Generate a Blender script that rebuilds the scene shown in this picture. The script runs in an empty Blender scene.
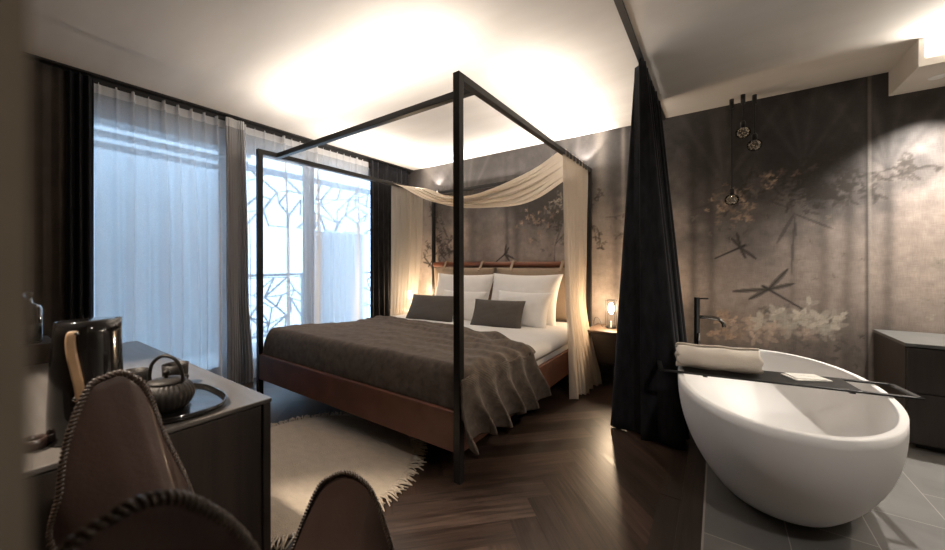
import bpy, bmesh, math, random
import numpy as np
from mathutils import Vector, Matrix
random.seed(7); rng = np.random.default_rng(11)
PI = math.pi
S = bpy.context.scene
COL = S.collection

# ------------------------------------------------------------------ materials
def _nt(name):
    m = bpy.data.materials.new(name); m.use_nodes = True
    nt = m.node_tree; nt.nodes.clear()
    out = nt.nodes.new('ShaderNodeOutputMaterial')
    return m, nt, out
def N(nt, t, **kw):
    n = nt.nodes.new(t)
    for k, v in kw.items():
        if k.startswith('i_'):
            key = k[2:].replace('_', ' ')
            n.inputs[key].default_value = v
        else: setattr(n, k, v)
    return n
def rgba(c): return (c[0], c[1], c[2], 1)
def pbr(name, c, c2=None, rough=.5, metal=0, scale=(8, 8, 8), detail=4, bump=0, bscale=60, coat=0, sheen=0, spec=.5, sheen_tint=None, attr=None, contrast=(.3, .7), btex='noise', emit=None, trans=0):
    m, nt, out = _nt(name)
    b = N(nt, 'ShaderNodeBsdfPrincipled'); L = nt.links.new
    b.inputs['Roughness'].default_value = rough; b.inputs['Metallic'].default_value = metal
    b.inputs['Coat Weight'].default_value = coat; b.inputs['Sheen Weight'].default_value = sheen
    b.inputs['Specular IOR Level'].default_value = spec
    if trans: b.inputs['Transmission Weight'].default_value = trans
    if sheen_tint: b.inputs['Sheen Tint'].default_value = rgba(sheen_tint)
    tc = N(nt, 'ShaderNodeTexCoord'); mp = N(nt, 'ShaderNodeMapping'); mp.inputs['Scale'].default_value = scale
    L(tc.outputs['Object'], mp.inputs['Vector'])
    if c2 is None: c2 = tuple(x * .85 for x in c)
    no = N(nt, 'ShaderNodeTexNoise'); no.inputs['Scale'].default_value = 1; no.inputs['Detail'].default_value = detail
    L(mp.outputs[0], no.inputs['Vector'])
    mr = N(nt, 'ShaderNodeMapRange'); mr.inputs['From Min'].default_value = contrast[0]; mr.inputs['From Max'].default_value = contrast[1]
    L(no.outputs['Fac'], mr.inputs['Value'])
    mx = N(nt, 'ShaderNodeMix', data_type='RGBA'); mx.inputs['A'].default_value = rgba(c2); mx.inputs['B'].default_value = rgba(c)
    L(mr.outputs[0], mx.inputs['Factor'])
    col = mx.outputs['Result']
    if attr:
        at = N(nt, 'ShaderNodeAttribute', attribute_name=attr)
        mu = N(nt, 'ShaderNodeMix', data_type='RGBA', blend_type='MULTIPLY'); mu.inputs['Factor'].default_value = 1
        L(col, mu.inputs['A']); L(at.outputs['Color'], mu.inputs['B']); col = mu.outputs['Result']
    L(col, b.inputs['Base Color'])
    if bump:
        if btex == 'noise':
            t = N(nt, 'ShaderNodeTexNoise'); t.inputs['Scale'].default_value = bscale; t.inputs['Detail'].default_value = 3; o = t.outputs['Fac']
            L(tc.outputs['Object'], t.inputs['Vector'])
        elif btex == 'wave':
            t = N(nt, 'ShaderNodeTexWave', wave_type='BANDS', bands_direction='Y'); t.inputs['Scale'].default_value = bscale; t.inputs['Distortion'].default_value = .6; o = t.outputs['Fac']
            L(tc.outputs['UV'], t.inputs['Vector'])
        else:
            t = N(nt, 'ShaderNodeTexVoronoi'); t.inputs['Scale'].default_value = bscale; o = t.outputs['Distance']
            L(tc.outputs['Object'], t.inputs['Vector'])
        bp = N(nt, 'ShaderNodeBump'); bp.inputs['Strength'].default_value = bump; bp.inputs['Distance'].default_value = .01
        L(o, bp.inputs['Height']); L(bp.outputs[0], b.inputs['Normal'])
    if emit: b.inputs['Emission Color'].default_value = rgba(emit[0]); b.inputs['Emission Strength'].default_value = emit[1]
    L(b.outputs[0], out.inputs['Surface'])
    return m
def sheer(name, c, transp, tl=.5, weave=300):
    m, nt, out = _nt(name); L = nt.links.new
    d = N(nt, 'ShaderNodeBsdfDiffuse'); d.inputs['Color'].default_value = rgba(c)
    t = N(nt, 'ShaderNodeBsdfTranslucent'); t.inputs['Color'].default_value = rgba(c)
    a = N(nt, 'ShaderNodeMixShader'); a.inputs[0].default_value = tl; L(d.outputs[0], a.inputs[1]); L(t.outputs[0], a.inputs[2])
    tr = N(nt, 'ShaderNodeBsdfTransparent'); b = N(nt, 'ShaderNodeMixShader')
    tc = N(nt, 'ShaderNodeTexCoord'); no = N(nt, 'ShaderNodeTexNoise'); no.inputs['Scale'].default_value = weave; L(tc.outputs['Object'], no.inputs['Vector'])
    mr = N(nt, 'ShaderNodeMapRange'); mr.inputs['From Min'].default_value = .3; mr.inputs['From Max'].default_value = .7
    mr.inputs['To Min'].default_value = transp - .08; mr.inputs['To Max'].default_value = transp + .08; L(no.outputs['Fac'], mr.inputs['Value'])
    L(mr.outputs[0], b.inputs[0]); L(a.outputs[0], b.inputs[1]); L(tr.outputs[0], b.inputs[2]); L(b.outputs[0], out.inputs['Surface'])
    return m
def pane_glass(name, tint=(1, 1, 1), gloss=.08):
    m, nt, out = _nt(name); L = nt.links.new
    tr = N(nt, 'ShaderNodeBsdfTransparent'); tr.inputs['Color'].default_value = rgba(tint)
    g = N(nt, 'ShaderNodeBsdfGlossy'); g.inputs['Roughness'].default_value = .03
    f = N(nt, 'ShaderNodeFresnel'); f.inputs['IOR'].default_value = 1.45
    x = N(nt, 'ShaderNodeMixShader'); L(f.outputs[0], x.inputs[0]); L(tr.outputs[0], x.inputs[1]); L(g.outputs[0], x.inputs[2]); L(x.outputs[0], out.inputs['Surface'])
    return m
def emissive(name, c, s):
    m, nt, out = _nt(name); e = N(nt, 'ShaderNodeEmission'); e.inputs['Color'].default_value = rgba(c); e.inputs['Strength'].default_value = s
    nt.links.new(e.outputs[0], out.inputs['Surface']); return m
def tile_mat():
    m, nt, out = _nt('stone_tile'); L = nt.links.new
    b = N(nt, 'ShaderNodeBsdfPrincipled'); b.inputs['Roughness'].default_value = .45
    tc = N(nt, 'ShaderNodeTexCoord'); mp = N(nt, 'ShaderNodeMapping'); mp.inputs['Rotation'].default_value = (0, 0, PI / 2); mp.inputs['Location'].default_value = (.27, .055, 0)
    L(tc.outputs['Object'], mp.inputs['Vector'])
    br = N(nt, 'ShaderNodeTexBrick'); br.inputs['Scale'].default_value = 1; br.inputs['Brick Width'].default_value = .6; br.inputs['Row Height'].default_value = .29
    br.inputs['Mortar Size'].default_value = .0022; br.inputs['Color1'].default_value = rgba((.155, .15, .142)); br.inputs['Color2'].default_value = rgba((.12, .116, .11)); br.inputs['Mortar'].default_value = rgba((.30, .285, .26))
    L(mp.outputs[0], br.inputs['Vector'])
    no = N(nt, 'ShaderNodeTexNoise'); no.inputs['Scale'].default_value = 5; no.inputs['Detail'].default_value = 8; no.inputs['Distortion'].default_value = .8; L(tc.outputs['Object'], no.inputs['Vector'])
    mr = N(nt, 'ShaderNodeMapRange'); mr.inputs['To Min'].default_value = .65; mr.inputs['To Max'].default_value = 1.25; L(no.outputs['Fac'], mr.inputs['Value'])
    mu = N(nt, 'ShaderNodeMix', data_type='RGBA', blend_type='MULTIPLY'); mu.inputs['Factor'].default_value = 1; L(br.outputs['Color'], mu.inputs['A']); L(mr.outputs[0], mu.inputs['B'])
    L(mu.outputs['Result'], b.inputs['Base Color'])
    bp = N(nt, 'ShaderNodeBump'); bp.inputs['Strength'].default_value = .15; bp.inputs['Distance'].default_value = .004; L(no.outputs['Fac'], bp.inputs['Height']); L(bp.outputs[0], b.inputs['Normal'])
    L(b.outputs[0], out.inputs['Surface']); return m
def wood_attr_mat():
    # herringbone planks: tone per plank in 'tone', grain runs along the plank's own UV
    m, nt, out = _nt('dark_oak_parquet'); L = nt.links.new
    b = N(nt, 'ShaderNodeBsdfPrincipled'); b.inputs['Roughness'].default_value = .34; b.inputs['Specular IOR Level'].default_value = .4
    uv = N(nt, 'ShaderNodeUVMap', uv_map='grain'); mp = N(nt, 'ShaderNodeMapping'); mp.inputs['Scale'].default_value = (3, 42, 1); L(uv.outputs[0], mp.inputs['Vector'])
    no = N(nt, 'ShaderNodeTexNoise'); no.inputs['Scale'].default_value = 1; no.inputs['Detail'].default_value = 5; no.inputs['Distortion'].default_value = 1.2; L(mp.outputs[0], no.inputs['Vector'])
    cr = N(nt, 'ShaderNodeValToRGB'); cr.color_ramp.elements[0].position = .3; cr.color_ramp.elements[0].color = rgba((.019, .0115, .0085)); cr.color_ramp.elements[1].position = .75; cr.color_ramp.elements[1].color = rgba((.070, .043, .031))
    L(no.outputs['Fac'], cr.inputs['Fac'])
    at = N(nt, 'ShaderNodeAttribute', attribute_name='tone')
    mu = N(nt, 'ShaderNodeMix', data_type='RGBA', blend_type='MULTIPLY'); mu.inputs['Factor'].default_value = 1; L(cr.outputs[0], mu.inputs['A']); L(at.outputs['Color'], mu.inputs['B'])
    L(mu.outputs['Result'], b.inputs['Base Color'])
    rr = N(nt, 'ShaderNodeMapRange'); rr.inputs['To Min'].default_value = .24; rr.inputs['To Max'].default_value = .46; L(no.outputs['Fac'], rr.inputs['Value']); L(rr.outputs[0], b.inputs['Roughness'])
    bp = N(nt, 'ShaderNodeBump'); bp.inputs['Strength'].default_value = .25; bp.inputs['Distance'].default_value = .002; L(no.outputs['Fac'], bp.inputs['Height']); L(bp.outputs[0], b.inputs['Normal'])
    L(b.outputs[0], out.inputs['Surface']); return m
def mural_mat():
    m, nt, out = _nt('printed_silk_wallpaper'); L = nt.links.new
    b = N(nt, 'ShaderNodeBsdfPrincipled'); b.inputs['Roughness'].default_value = .5; b.inputs['Specular IOR Level'].default_value = .35
    at = N(nt, 'ShaderNodeAttribute', attribute_name='print')
    tc = N(nt, 'ShaderNodeTexCoord')
    def no(sc):
        mp = N(nt, 'ShaderNodeMapping'); mp.inputs['Scale'].default_value = sc; L(tc.outputs['Object'], mp.inputs['Vector'])
        t = N(nt, 'ShaderNodeTexNoise'); t.inputs['Scale'].default_value = 1; t.inputs['Detail'].default_value = 3; L(mp.outputs[0], t.inputs['Vector']); return t
    a = no((26, 1, 240)); c = no((240, 1, 22))
    ad = N(nt, 'ShaderNodeMath', operation='ADD'); L(a.outputs['Fac'], ad.inputs[0]); L(c.outputs['Fac'], ad.inputs[1])
    mr = N(nt, 'ShaderNodeMapRange'); mr.inputs['From Min'].default_value = .6; mr.inputs['From Max'].default_value = 1.4; mr.inputs['To Min'].default_value = .82; mr.inputs['To Max'].default_value = 1.18; L(ad.outputs[0], mr.inputs['Value'])
    mu = N(nt, 'ShaderNodeMix', data_type='RGBA', blend_type='MULTIPLY'); mu.inputs['Factor'].default_value = 1; L(at.outputs['Color'], mu.inputs['A']); L(mr.outputs[0], mu.inputs['B'])
    L(mu.outputs['Result'], b.inputs['Base Color']); L(b.outputs[0], out.inputs['Surface']); return m

M = dict(
    ceiling=pbr('ceiling_plaster', (.70, .66, .61), (.62, .58, .53), rough=.9, scale=(1.2, 4, 1), bump=.05, bscale=30),
    wall=pbr('taupe_wall_paint', (.30, .25, .19), (.26, .22, .17), rough=.85),
    wallw=pbr('light_wall_paint', (.45, .42, .38), rough=.9),
    black=pbr('black_steel', (.018, .016, .015), (.012, .011, .010), rough=.38, metal=.3, scale=(30, 30, 30)),
    rail=pbr('black_rail', (.012, .011, .011), rough=.5),
    leather=pbr('rust_brown_leather', (.20, .070, .038), (.13, .046, .026), rough=.45, scale=(6, 6, 6), bump=.12, bscale=220),
    hide=pbr('dark_brown_leather', (.052, .031, .025), (.034, .020, .016), rough=.36, scale=(7, 7, 7), bump=.08, bscale=120, coat=.15),
    lace=pbr('leather_lace', (.05, .032, .022), (.03, .018, .013), rough=.4),
    tanl=pbr('tan_leather', (.42, .27, .15), (.33, .2, .11), rough=.5, bump=.05, bscale=200),
    linen=pbr('white_linen', (.84, .82, .79), (.79, .77, .74), rough=.9, bump=.06, bscale=40, sheen=.2),
    beige=pbr('beige_linen', (.34, .26, .19), (.28, .21, .15), rough=.9, bump=.1, bscale=300),
    grey=pbr('grey_cushion_cloth', (.115, .10, .088), (.085, .074, .065), rough=.95, scale=(120, 120, 120), bump=.15, bscale=400),
    knit=pbr('taupe_knit', (.165, .122, .090), (.085, .063, .046), rough=.95, scale=(25, 25, 25), bump=.35, bscale=42, btex='wave', sheen=.1),
    sheer=sheer('white_sheer', (.90, .91, .93), .40, .6),
    sheerb=sheer('white_sheer_header', (.90, .89, .88), .12, .5),
    cream=sheer('cream_voile', (.80, .72, .61), .25, .45),
    velvet=pbr('black_velvet', (.014, .014, .016), (.004, .004, .005), rough=.8, scale=(30, 30, 9), sheen=.14, sheen_tint=(.5, .52, .6), spec=.2),
    drape=pbr('dark_brown_drape', (.075, .060, .050), (.055, .044, .037), rough=.9, sheen=.05, spec=.2),
    tub=pbr('white_mineral_tub', (.82, .80, .78), (.80, .78, .76), rough=.5, spec=.35),
    metalb=pbr('matt_black_metal', (.028, .027, .026), (.02, .02, .02), rough=.42, metal=.5),
    chrome=pbr('gunmetal_chrome', (.35, .34, .33), (.3, .29, .28), rough=.14, metal=1),
    towel=pbr('cream_terry', (.72, .64, .54), (.66, .58, .49), rough=1, bump=.5, bscale=260, sheen=.3),
    paper=pbr('white_paper', (.80, .77, .70), rough=.7),
    paperprint=pbr('grey_print', (.45, .42, .38), rough=.7),
    dwood=pbr('dark_stained_oak', (.050, .034, .025), (.032, .022, .016), rough=.42, scale=(4, 60, 60), detail=5),
    dwoodv=pbr('dark_stained_oak_upright', (.036, .026, .021), (.020, .015, .012), rough=.45, scale=(60, 60, 4), detail=5),
    desk=pbr('grey_brown_worktop', (.125, .112, .102), (.09, .080, .072), rough=.28, scale=(5, 60, 60)),
    night=pbr('brown_oak', (.11, .07, .045), (.07, .045, .03), rough=.45, scale=(4, 50, 50)),
    stone=pbr('grey_stone_top', (.12, .12, .115), (.09, .09, .087), rough=.35, scale=(12, 12, 12)),
    castiron=pbr('dark_cast_iron', (.027, .022, .018), (.018, .014, .012), rough=.5, metal=.4, scale=(60, 60, 60), bump=.15, bscale=250),
    lacquer=pbr('black_lacquer', (.010, .009, .009), rough=.12, coat=.5),
    inox=pbr('dark_steel_lip', (.25, .24, .23), rough=.2, metal=1),
    rug=pbr('ivory_wool', (.62, .52, .41), (.54, .45, .35), rough=1, scale=(14, 30, 10), bump=.5, bscale=160),
    fringe=pbr('ivory_wool_fringe', (.64, .54, .43), (.48, .40, .31), rough=1, scale=(40, 40, 40)),
    glass=pane_glass('clear_pane'),
    sparkle=pbr('sparkle_metal', (.85, .80, .72), rough=.12, metal=.9),  # bright metal for the added sparkle beads
    globe=pane_glass('thin_globe_glass', (.95, .94, .92)),
    bottle=pbr('clear_bottle_glass', (.9, .9, .9), rough=.03, trans=1),
    bulb=emissive('warm_bulb', (1, .74, .48), 60),
    led=emissive('warm_led', (1, .84, .66), 12),
    frosted=sheer('frosted_lamp_glass', (.95, .85, .7), .35, .6),
    frame=pbr('white_window_frame', (.50, .56, .64), (.46, .52, .60), rough=.5),
    ext=pbr('pale_exterior_render', (.86, .88, .90), rough=.9),
    extfloor=pbr('pale_balcony_floor', (.75, .78, .80), rough=.8),
    extwhite=pbr('white_exterior_slats', (.93, .94, .95), rough=.6),
    branch=pbr('grey_laser_cut_metal', (.34, .37, .41), rough=.6),
    tile=tile_mat(), parquet=wood_attr_mat(), mural=mural_mat(),
    strip=pbr('dark_plank', (.040, .027, .020), (.020, .014, .010), rough=.36, scale=(60, 3, 60), detail=5),
    grout=pbr('light_trim_line', (.30, .27, .24), rough=.5),
)

# ------------------------------------------------------------------ mesh building
class MB:
    def __init__(s): s.bm = bmesh.new(); s.mi = 0; s.smooth = True
    def _f(s, vs):
        try: f = s.bm.faces.new(vs)
        except ValueError: return None
        f.material_index = s.mi; f.smooth = s.smooth; return f
    def box(s, x0, x1, y0, y1, z0, z1, mat=None):
        P = [(x, y, z) for z in (z0, z1) for y in (y0, y1) for x in (x0, x1)]
        vs = [s.bm.verts.new(mat @ Vector(p) if mat else p) for p in P]
        for q in ((0, 2, 3, 1), (4, 5, 7, 6), (0, 1, 5, 4), (2, 6, 7, 3), (0, 4, 6, 2), (1, 3, 7, 5)):
            f = s._f([vs[i] for i in q])
            if f: f.smooth = False
        return s
    def grid(s, P, closed_u=False, closed_v=False, uv=None):
        # P[i][j] -> points; returns self
        V = [[s.bm.verts.new(p) for p in row] for row in P]
        n, m = len(V), len(V[0])
        lay = s.bm.loops.layers.uv.verify() if uv else None
        for i in range(n if closed_u else n - 1):
            for j in range(m if closed_v else m - 1):
                ii, jj = (i + 1) % n, (j + 1) % m
                f = s._f((V[i][j], V[ii][j], V[ii][jj], V[i][jj]))
                if uv and f:
                    for l, (a, b) in zip(f.loops, ((i, j), (ii, j), (ii, jj), (i, jj))): l[lay].uv = uv(a, b)
        s.V = V; return s
    def cap(s, loop): s._f(loop); return s
    def tube(s, pts, r, n=10, closed=False, caps=True):
        pts = [Vector(p) for p in pts]; k = len(pts); rows = []
        rr = r if hasattr(r, '__len__') else [r] * k
        prev = None
        for i, p in enumerate(pts):
            if closed: t = (pts[(i + 1) % k] - pts[i - 1])
            else: t = pts[min(i + 1, k - 1)] - pts[max(i - 1, 0)]
            t.normalize()
            if prev is None:
                a = Vector((0, 0, 1)) if abs(t.z) < .9 else Vector((1, 0, 0)); u = t.cross(a).normalized()
            else:
                u = prev - t * prev.dot(t)
                u = u.normalized() if u.length > 1e-6 else t.orthogonal().normalized()
            prev = u; w = t.cross(u)
            rows.append([p + (u * math.cos(a) + w * math.sin(a)) * rr[i] for a in (2 * PI * j / n for j in range(n))])
        s.grid(rows, closed_u=closed, closed_v=True)
        if caps and not closed: s.cap(list(reversed(s.V[0]))); s.cap(s.V[-1])
        return s
    def bar(s, a, b, w, h=None):
        a, b = Vector(a), Vector(b); d = b - a; L = d.length; h = h or w
        q = d.to_track_quat('Z', 'Y' if abs(d.normalized().y) < .9 else 'X').to_matrix().to_4x4()
        return s.box(-w / 2, w / 2, -h / 2, h / 2, 0, L, Matrix.Translation(a) @ q)
    def lathe(s, prof, c=(0, 0, 0), n=40, sx=1, sy=1, rib=None):
        rows = []
        for (r, z) in prof:
            rows.append([(c[0] + sx * r * (1 + (rib(t, z) if rib else 0)) * math.cos(t), c[1] + sy * r * (1 + (rib(t, z) if rib else 0)) * math.sin(t), c[2] + z) for t in (2 * PI * j / n for j in range(n))])
        s.grid(rows, closed_v=True)
        if prof[0][0] > 1e-5: s.cap(list(reversed(s.V[0])))
        if prof[-1][0] > 1e-5: s.cap(s.V[-1])
        return s
    def ball(s, c, r, n=12, sc=(1, 1, 1)):
        bmesh.ops.create_uvsphere(s.bm, u_segments=n, v_segments=max(6, n // 2), radius=1, matrix=Matrix.Translation(c) @ Matrix.Diagonal((r * sc[0], r * sc[1], r * sc[2], 1)))
        for f in s.bm.faces: f.smooth = True
        return s
    def build(s, name, mats, parent=None, origin=None, bevel=0, solid=0, subsurf=0, seg=2, weld=False):
        if weld: bmesh.ops.remove_doubles(s.bm, verts=s.bm.verts, dist=1e-5)
        bmesh.ops.recalc_face_normals(s.bm, faces=s.bm.faces) if not solid else None
        me = bpy.data.meshes.new(name); o = bpy.data.objects.new(name, me); COL.objects.link(o)
        if origin is None:
            origin = WORLD[parent.name] if parent is not None else (0, 0, 0)
        org = Vector(origin)
        bmesh.ops.translate(s.bm, verts=s.bm.verts, vec=-org)
        s.bm.to_mesh(me); s.bm.free()
        if parent is not None:
            o.parent = parent; o.location = org - Vector(WORLD[parent.name])
        else: o.location = org
        WORLD[o.name] = tuple(org)
        for m in (mats if isinstance(mats, (list, tuple)) else [mats]): me.materials.append(m)
        if solid: k = o.modifiers.new('s', 'SOLIDIFY'); k.thickness = solid; k.offset = 0
        if bevel: k = o.modifiers.new('b', 'BEVEL'); k.width = bevel; k.segments = seg; k.limit_method = 'ANGLE'; k.angle_limit = .6
        if subsurf: k = o.modifiers.new('u', 'SUBSURF'); k.levels = subsurf; k.render_levels = subsurf
        return o
WORLD = {}
def tag(o, label, cat, group=None, kind=None):
    o['label'] = label; o['category'] = cat
    if group: o['group'] = group
    if kind: o['kind'] = kind
    return o
def thing(name, loc, label, cat, group=None):
    o = bpy.data.objects.new(name, None); o.empty_display_size = .05; COL.objects.link(o); o.location = loc
    WORLD[o.name] = tuple(loc); return tag(o, label, cat, group)
def struct(o): o['kind'] = 'structure'; return o
def dup(root, loc, label, rotz=0):
    r = root.copy(); COL.objects.link(r); r.location = loc; r.rotation_euler = (0, 0, rotz); r['label'] = label; WORLD[r.name] = tuple(loc)
    for ch in list(root.children):
        c = ch.copy(); COL.objects.link(c); c.parent = r
        for g in list(ch.children):
            d = g.copy(); COL.objects.link(d); d.parent = c
    return r
def smoothstep(a, b, x):
    t = min(1, max(0, (x - a) / (b - a))); return t * t * (3 - 2 * t)
def catmull(pts, n=8, closed=False):
    P = [Vector(p) for p in pts]; k = len(P); out = []
    for i in range(k if closed else k - 1):
        if closed: a, b, c, d = P[i - 1], P[i], P[(i + 1) % k], P[(i + 2) % k]
        else: a, b, c, d = P[max(i - 1, 0)], P[i], P[i + 1], P[min(i + 2, k - 1)]
        for j in range(n):
            t = j / n
            out.append(.5 * ((2 * b) + (c - a) * t + (2 * a - 5 * b + 4 * c - d) * t * t + (3 * b - a - 3 * c + d) * t ** 3))
    if not closed: out.append(P[-1])
    return out

# ------------------------------------------------------------------ room constants (metres)
XW, YB, HC = -3.76, 3.788, 2.492
XR, YF = 2.45, -1.65
X1, X2, Y1, Y2, BH, T = -3.25, -1.082, 1.448, 3.752, 2.11, .04   # canopy bed

# ------------------------------------------------------------------ room shell
struct(MB().box(-3.9, XR + .1, YF - .1, YB + .1, HC, HC + .1).build('ceiling', M['ceiling']))
struct(MB().box(XR, XR + .1, YF, YB, 0, HC).build('wall_right', M['wallw']))
struct(MB().box(-3.9, XR, YF - .1, YF, 0, HC).build('wall_front', M['wall']))
m = MB()
m.box(-3.9, -3.80, YF, .25, 0, HC); m.box(-3.9, -3.80, 3.50, YB, 0, HC); m.box(-3.9, -3.80, .25, 3.50, 2.42, HC)
struct(m.build('wall_left', M['wall']))
struct(MB().box(-.36, -.10, -1.2, .0072, 0, HC).build('wall_near', M['wall']))
# lowered ceiling box with a cove behind its lip
m = MB()
m.box(1.006, 2.45, 3.325, YB, 2.318, 2.345); m.box(1.006, 1.03, 3.325, YB, 2.345, HC); m.box(1.03, 2.45, 3.325, 3.345, 2.345, 2.362); m.box(1.03, 2.45, 3.5, YB, 2.345, HC)
struct(m.build('trim_1', M['ceiling']))

# mural wall: a fine grid carrying the printed forest, its branches, blossoms and dragonflies
def mural_wall():
    x0, x1, st = -3.80, XR, .009
    nx = int((x1 - x0) / st); nz = int(HC / st)
    X, Z = np.meshgrid(np.linspace(x0, x1, nx), np.linspace(0, HC, nz))
    def vnoise(sx, sz, seed):
        r = np.random.default_rng(seed); gx, gz = int((x1 - x0) / sx) + 3, int(HC / sz) + 3
        g = r.random((gz, gx)); u = (X - x0) / sx; v = Z / sz; i = u.astype(int); j = v.astype(int); fu = u - i; fv = v - j
        fu = fu * fu * (3 - 2 * fu); fv = fv * fv * (3 - 2 * fv)
        return (g[j, i] * (1 - fu) + g[j, i + 1] * fu) * (1 - fv) + (g[j + 1, i] * (1 - fu) + g[j + 1, i + 1] * fu) * fv
    cl = .5 * vnoise(.7, .6, 1) + .3 * vnoise(.25, .22, 2) + .2 * vnoise(.09, .08, 3)
    dark = 1 / (1 + np.exp(-(Z - 1.60 - 1.1 * (cl - .5)) / .19))           # crowns of the trees are printed dark
    val = .35 * (1 - dark) + .048 * dark
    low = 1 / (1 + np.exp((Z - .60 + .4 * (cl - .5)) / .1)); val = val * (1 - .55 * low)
    val = val * (.72 + .56 * cl) * (.80 + .40 * (.5 * vnoise(.035, .035, 9) + .3 * vnoise(.018, .06, 10) + .2 * vnoise(.06, .02, 12)))
    col = np.stack([val * 1.0, val * .825, val * .715], -1)
    cold = np.stack([val * .94, val * .86, val * .83], -1); col = col * (1 - dark[..., None]) + cold * dark[..., None]
    def blend(mask, c): 
        nonlocal col
        mk = np.clip(mask, 0, 1)[..., None]; col = col * (1 - mk) + np.array(c) * mk
    # trunks: soft vertical streaks
    for x, w, a in ((-3.62, .05, .4), (-3.05, .10, .45), (-2.62, .10, .5), (-2.42, .16, .45), (-2.12, .03, .55), (-1.98, .05, .5), (-1.55, .06, .3), (-.86, .04, .5), (-.70, .05, .4),
                    (-.19, .035, .6), (-.06, .03, .5), (.50, .02, .3), (.66, .05, .45), (.80, .035, .5), (.99, .03, .5), (1.5, .08, .4), (2.0, .06, .4)):
        w2 = w * (1 + .3 * (vnoise(.4, .5, int(abs(x) * 100)) - .5)); wob = .03 * (vnoise(.8, .7, int(abs(x) * 77) + 5) - .5)
        blend(min(.8, a * 1.1) * np.exp(-((X - x - wob) / w2) ** 2) * (.45 + .55 * np.clip(Z / 1.6, 0, 1)), (.045, .040, .037))
    for x, w, a in ((-3.4, .12, .25), (-2.85, .08, .2), (-1.0, .06, .35), (-.78, .02, .4), (.02, .05, .15)):
        blend(a * np.exp(-((X - x) / w) ** 2) * np.clip(Z / 1.2, .3, 1), (.36, .32, .28))
    # fan of misty crowns near the ceiling
    for (x, z) in ((-1.3, 1.9), (-2.7, 1.9), (0.05, 1.8), (.55, 1.9), (1.0, 1.8)):
        for k in range(9):
            a = PI / 2 + (k - 4) * .16 + .05 * math.sin(k * 5); L = .75
            dx, dz = math.cos(a), math.sin(a); t = np.clip((X - x) * dx + (Z - z) * dz, 0, L); d = np.hypot(X - x - t * dx, Z - z - t * dz)
            blend(.25 * np.exp(-(d / (.012 + .02 * t)) ** 2), (.13, .12, .115) if k % 2 else (.03, .028, .027))
    def seg(xa, za, xb, zb, w, c, a=1.0, w2=None):
        w2 = w2 or w; L2 = (xb - xa) ** 2 + (zb - za) ** 2; pad = .1
        s0 = max(0, int((min(xa, xb) - pad - x0) / st)); s1 = int((max(xa, xb) + pad - x0) / st) + 1
        r0 = max(0, int((min(za, zb) - pad) / st)); r1 = int((max(za, zb) + pad) / st) + 1
        x = X[r0:r1, s0:s1]; z = Z[r0:r1, s0:s1]
        if x.size == 0: return
        t = np.clip(((x - xa) * (xb - xa) + (z - za) * (zb - za)) / L2, 0, 1); d = np.hypot(x - xa - t * (xb - xa), z - za - t * (zb - za)); ww = w + (w2 - w) * t
        mk = (a * np.clip(1.3 - d / ww, 0, 1))[..., None]; col[r0:r1, s0:s1] = col[r0:r1, s0:s1] * (1 - mk) + np.array(c) * mk
    def leaf(x, z, L, w, ang, c, a=.8):
        pad = L; s0 = max(0, int((x - pad - x0) / st)); s1 = int((x + pad - x0) / st) + 1; r0 = max(0, int((z - pad) / st)); r1 = int((z + pad) / st) + 1
        xx = X[r0:r1, s0:s1] - x; zz = Z[r0:r1, s0:s1] - z
        if xx.size == 0: return
        u = xx * math.cos(ang) + zz * math.sin(ang); v = -xx * math.sin(ang) + zz * math.cos(ang)
        q = ((u - L / 2) / (L / 2)) ** 2 + (v / w) ** 2
        mk = (a * np.clip((1.25 - q) / .4, 0, 1))[..., None]; col[r0:r1, s0:s1] = col[r0:r1, s0:s1] * (1 - mk) + np.array(c) * mk
    R = random.Random(5)
    def branch(x, z, ang, L, w, depth=0):
        n = 9
        for i in range(n):
            a2 = ang + R.uniform(-.3, .3); xb = x + math.cos(a2) * L / n; zb = z + math.sin(a2) * L / n
            seg(x, z, xb, zb, w * (1 - i / n * .6), (.045, .039, .035), .42)
            if depth < 2 and R.random() < .45: branch(xb, zb, a2 + R.choice((-1, 1)) * R.uniform(.4, .9), L * .4, w * .6, depth + 1)
            if R.random() < .5: leaf(xb, zb, R.uniform(.03, .07), .010, R.uniform(0, 6.3), (.05, .042, .036), .6)
            x, z = xb, zb
    for b in ((-.18, 1.62, .12, .75, .011), (.0, 1.55, .5, .6, .010), (.2, 1.85, -.1, .7, .010), (.45, 1.7, .05, .38, .010), (.55, 1.95, -.4, .5, .012),
              (-1.98, 1.72, .1, .75, .011), (-1.6, 1.85, -.6, .6, .010), (-1.5, 1.45, .9, .5, .010), (-3.3, 1.55, 1.2, .6, .010), (-3.2, 1.05, 1.2, .5, .010), (-3.5, 1.2, .3, .5, .009), (-.95, 1.6, .1, .4, .009)):
        branch(*b)
    def blossoms(cx, cz, sx, sz, n, tone, r=(.02, .045)):
        for _ in range(n):
            x, z = R.gauss(cx, sx), R.gauss(cz, sz); k = R.uniform(.45, 1.1); rr = R.uniform(*r); a0 = R.uniform(0, 6)
            for p in range(5):
                if R.random() < .8: leaf(x, z, rr, rr * .24, a0 + p * 1.256 + R.uniform(-.2, .2), tuple(t * k for t in tone), R.uniform(.10, .55) if R.random() < .8 else .75)
            leaf(x - .004, z, .010, .005, 0, (.10, .07, .05), .35)
    pink = (.52, .37, .27); ivory = (.50, .44, .36); greyl = (.16, .14, .125)
    blossoms(.12, 1.60, .09, .09, 34, pink); blossoms(.36, 1.80, .05, .05, 10, pink); blossoms(.10, 1.42, .10, .08, 16, greyl); blossoms(.22, 1.68, .2, .15, 26, greyl)
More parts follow.
